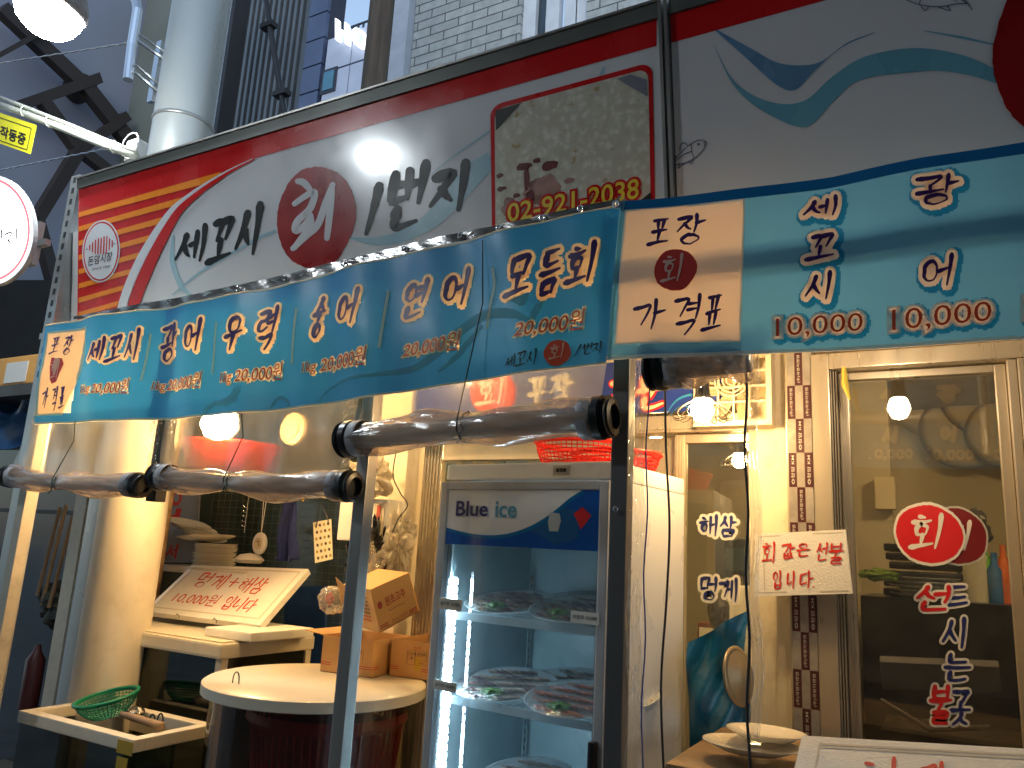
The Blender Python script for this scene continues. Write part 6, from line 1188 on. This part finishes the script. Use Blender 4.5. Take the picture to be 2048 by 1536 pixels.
# ================================================================== FAR LEFT
# round glowing sign
c0 = P(-10, 460, 1.9); rs = thing('round_light_sign', 'round glowing white sign cut by the left frame edge', 'sign', c0); sr = Surf((0, 1.9, 0), (0, -1, 0)); N_ = 60
def ring(cx_, cy_, rx_, ry_): return [(cx_ + rx_ * math.cos(2*math.pi*i/N_), cy_ + ry_ * math.sin(2*math.pi*i/N_)) for i in range(N_)]
m = MB(); m.prism([sr(*p_) for p_ in ring(-22, 460, 90, 112)], (0, .02, 0)); m.build('case', mat('sign_case', (.6, .6, .6), .4), rs)
m = MB(); m.face([sr(x, y, .002) for x, y in ring(-22, 460, 88, 110)]); m.build('lit_face', lightmat('sign_face_glow', (.95, .97, 1.0), 1.6), rs)
m = MB(); R1, R2 = ring(-22, 460, 84, 105), ring(-22, 460, 79, 99)
for i in range(N_): j = (i + 1) % N_; m.face([sr(*R1[i], .004), sr(*R1[j], .004), sr(*R2[j], .004), sr(*R2[i], .004)])
m.build('red_ring', lightmat('sign_ring_glow', (.75, .10, .12), 1.1), rs)
m = MB(); word(m, '1번지', [(-55, 470), (42, 455), (42, 500), (-55, 512)], 3, sr, .004); m.build('lettering', mat('sign_ink_matte', (.03, .03, .03), .6), rs)
m = MB(); a = P(72, 470, 2.0); m.box((P(66, 500, 2.0).x, 1.97, P(60, 535, 2.0).z), (P(66, 500, 2.0).x + .07, 2.0, P(60, 455, 2.0).z)); m.box((P(66, 500, 2.0).x, 1.98, P(60, 500, 2).z), (-3.8, 2.01, P(60, 500, 2).z + .03)); m.build('bracket', mat('galvanised', (.45, .47, .47), .35, .8), rs)
# yellow notice
ys = thing('yellow_notice', 'yellow notice plate hanging from the white pipe', 'sign', P(30, 300, 2.2)); sy_ = Surf((0, 2.2, 0), (0, -1, 0)); qy = [(-60, 205), (72, 250), (60, 308), (-72, 262)]; m = MB(); m.prism([sy_(*k) for k in qy], (0, .004, 0)); m.build('plate', mat('notice_yellow', (.80, .72, .02), .4), ys)
m = MB(); text(m, '작동중', [(2, 250), (54, 268), (50, 292), (-1, 274)], sy_, .002, bold=.03); fm = quadmap(qy); rr_ = [fm(.03, .16), fm(.95, .16), fm(.95, .9), fm(.03, .9)]
for a, b_ in zip(rr_, rr_[1:] + rr_[:1]): ribbon(m, [a, b_], 1.4, sy_, .002)
m.build('lettering', INK, ys)
# conduit
m = MB(); pts = [(-40, 196), (40, 224), (130, 258), (210, 290), (272, 312)]
m.tube([P(x, y, 2.25) for x, y in pts], .022, 12); m.tube([P(x, y - 16 + 8 * (i / 4), 2.24) for i, (x, y) in enumerate(pts)], .012, 10)
for x, y in ((50, 220), (100, 240), (228, 290)): p_ = P(x, y, 2.24); m.tube([p_ + V((0, .025 * math.cos(a), .035 * math.sin(a) - .01)) for a in [k * .7 for k in range(10)]], .004, 6)
solo(m, 'conduit_pipe', mat('cream_conduit', (.62, .62, .52), .4), 'pair of cream conduit pipes with cable ties running to the column', 'pipe', smooth=True)
m = MB(); c = P(272, 303, 2.35); m.box(c + V((-.05, -.03, -.06)), c + V((.04, .04, .06)), bev=.008); jb = solo(m, 'junction_box', WHITEPL, 'white cable junction box with looped wires on the column', 'box'); m = MB(); m.tube([c + V((.09 * math.cos(a) * .8, -.04, .02 + .07 * math.sin(a))) for a in [k * .5 for k in range(13)]], .004, 6); m.build('cable_loop', WHITEPL, jb)
for (a, b_, r_, lab) in (((-10, 128), (262, 85), .005, 'upper twisted steel guy wire crossing to the bracket'), ((-10, 342), (210, 298), .005, 'lower steel guy wire under the yellow notice')):
    m = MB(); A_, B_ = P(*a, 2.6), P(*b_, 2.6); m.tube([A_ + (B_ - A_) * k / 40 + V((0, 0, .003 * math.sin(k * 2))) for k in range(41)], r_, 6); solo(m, 'guy_wire', CHROME, lab, 'wire')
m = MB(); m.tube([P(410, -20, 3.2), P(394, 110, 3.2), P(386, 185, 3.2), P(372, 300, 3.2)], .006, 6)
for x, y in ((394, 112), (386, 182)): 
    c = P(x, y, 3.2)
    for k in range(7): a = k * 2.4; m.tube([c, c + V((.06 * math.cos(a), -.03, .05 * math.sin(a) - .01))], .005, 5)
solo(m, 'wire_knot', DARK, 'black cable with knotted wire ends beside the column', 'cable')
# neighbour stall
m = MB(); p_ = P(40, 740, 2.6); m.box((P(-60, 740, 2.6).x, 2.6, P(40, 768, 2.6).z), (P(78, 740, 2.6).x, 2.95, P(40, 712, 2.6).z), bev=.01); nb = solo(m, 'carton_box', CARDY, 'orange carton on the neighbouring stall roof at far left', 'box'); m = MB(); m.box((P(10, 740, 2.59).x, 2.594, P(40, 764, 2.6).z), (P(52, 740, 2.59).x, 2.598, P(40, 724, 2.6).z)); m.build('white_label', WHITEPL, nb)
m = MB(); p_ = P(40, 780, 2.6); m.box((-7, 2.5, P(40, 790, 2.5).z), (-4.25, 3.4, P(40, 768, 2.5).z)); solo(m, 'stall_roof', mat('stall_roof', (.06, .055, .05), .5), 'dark stall roof board carrying the orange carton', 'roof')
su = Surf((0, 2.6, 0), (0, -1, 0), lambda p: .05 * math.sin(p.x * 7 + p.z * 9) + .03 * math.sin(p.x * 19 - p.z * 13)); m = MB(); fm = quadmap([(-120, 770), (62, 770), (58, 890), (-120, 925)]); m.grid(lambda u, v: su(*fm(u, v)), 40, 30); solo(m, 'folded_tarpaulin', mat('stall_tarp', (.02, .07, .18), .3, var=.4, coat=.5), 'crumpled dark blue tarpaulin under the neighbouring stall roof', 'tarpaulin', smooth=True)
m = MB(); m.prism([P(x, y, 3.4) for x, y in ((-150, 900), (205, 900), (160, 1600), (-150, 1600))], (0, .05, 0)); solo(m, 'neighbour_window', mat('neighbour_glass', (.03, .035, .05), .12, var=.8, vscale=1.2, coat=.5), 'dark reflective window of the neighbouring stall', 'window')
m = MB(); m.box((-6.5, 3.36, P(50, 1025, 3.36).z), (P(190, 1020, 3.36).x, 3.38, P(50, 1018, 3.36).z)); solo(m, 'shelf_rail', DARK, 'dark horizontal rail across the neighbouring window', 'rail')
for k, (a, b_) in enumerate((((132, 1010), (84, 1210)), ((146, 1030), (98, 1215)), ((120, 1015), (75, 1190)))):
    m = MB(); m.tube([P(*a, 3.0), P(*b_, 3.0)], .012, 8); solo(m, 'wooden_stick', mat('stick_wood', (.30, .20, .11), .6), 'thin wooden broom stick leaning behind the far left post', 'stick', 'wooden sticks leaning behind the glass')
m = MB(); p_ = P(70, 1330, 3.0); m.lathe([(0, 0), (.055, 0), (.055, .28), (.025, .33), (.015, .37), (0, .37)], (p_.x, 3.0, p_.z - .25), 20); fe = solo(m, 'fire_extinguisher', mat('dull_red', (.06, .012, .012), .4), 'dark red cylinder standing in the dark behind the left glass', 'extinguisher', auto=40)
m = MB(); p_ = P(110, 1270, 3.1); m.blob(p_ + V((0, 0, .2)), (.16, .1, .14), 21, .4, 2, sub=4); solo(m, 'net_bundle', mat('dark_net', (.05, .055, .045), .7, var=.6, vscale=20), 'dark bundle of net behind the wooden sticks', 'bundle')
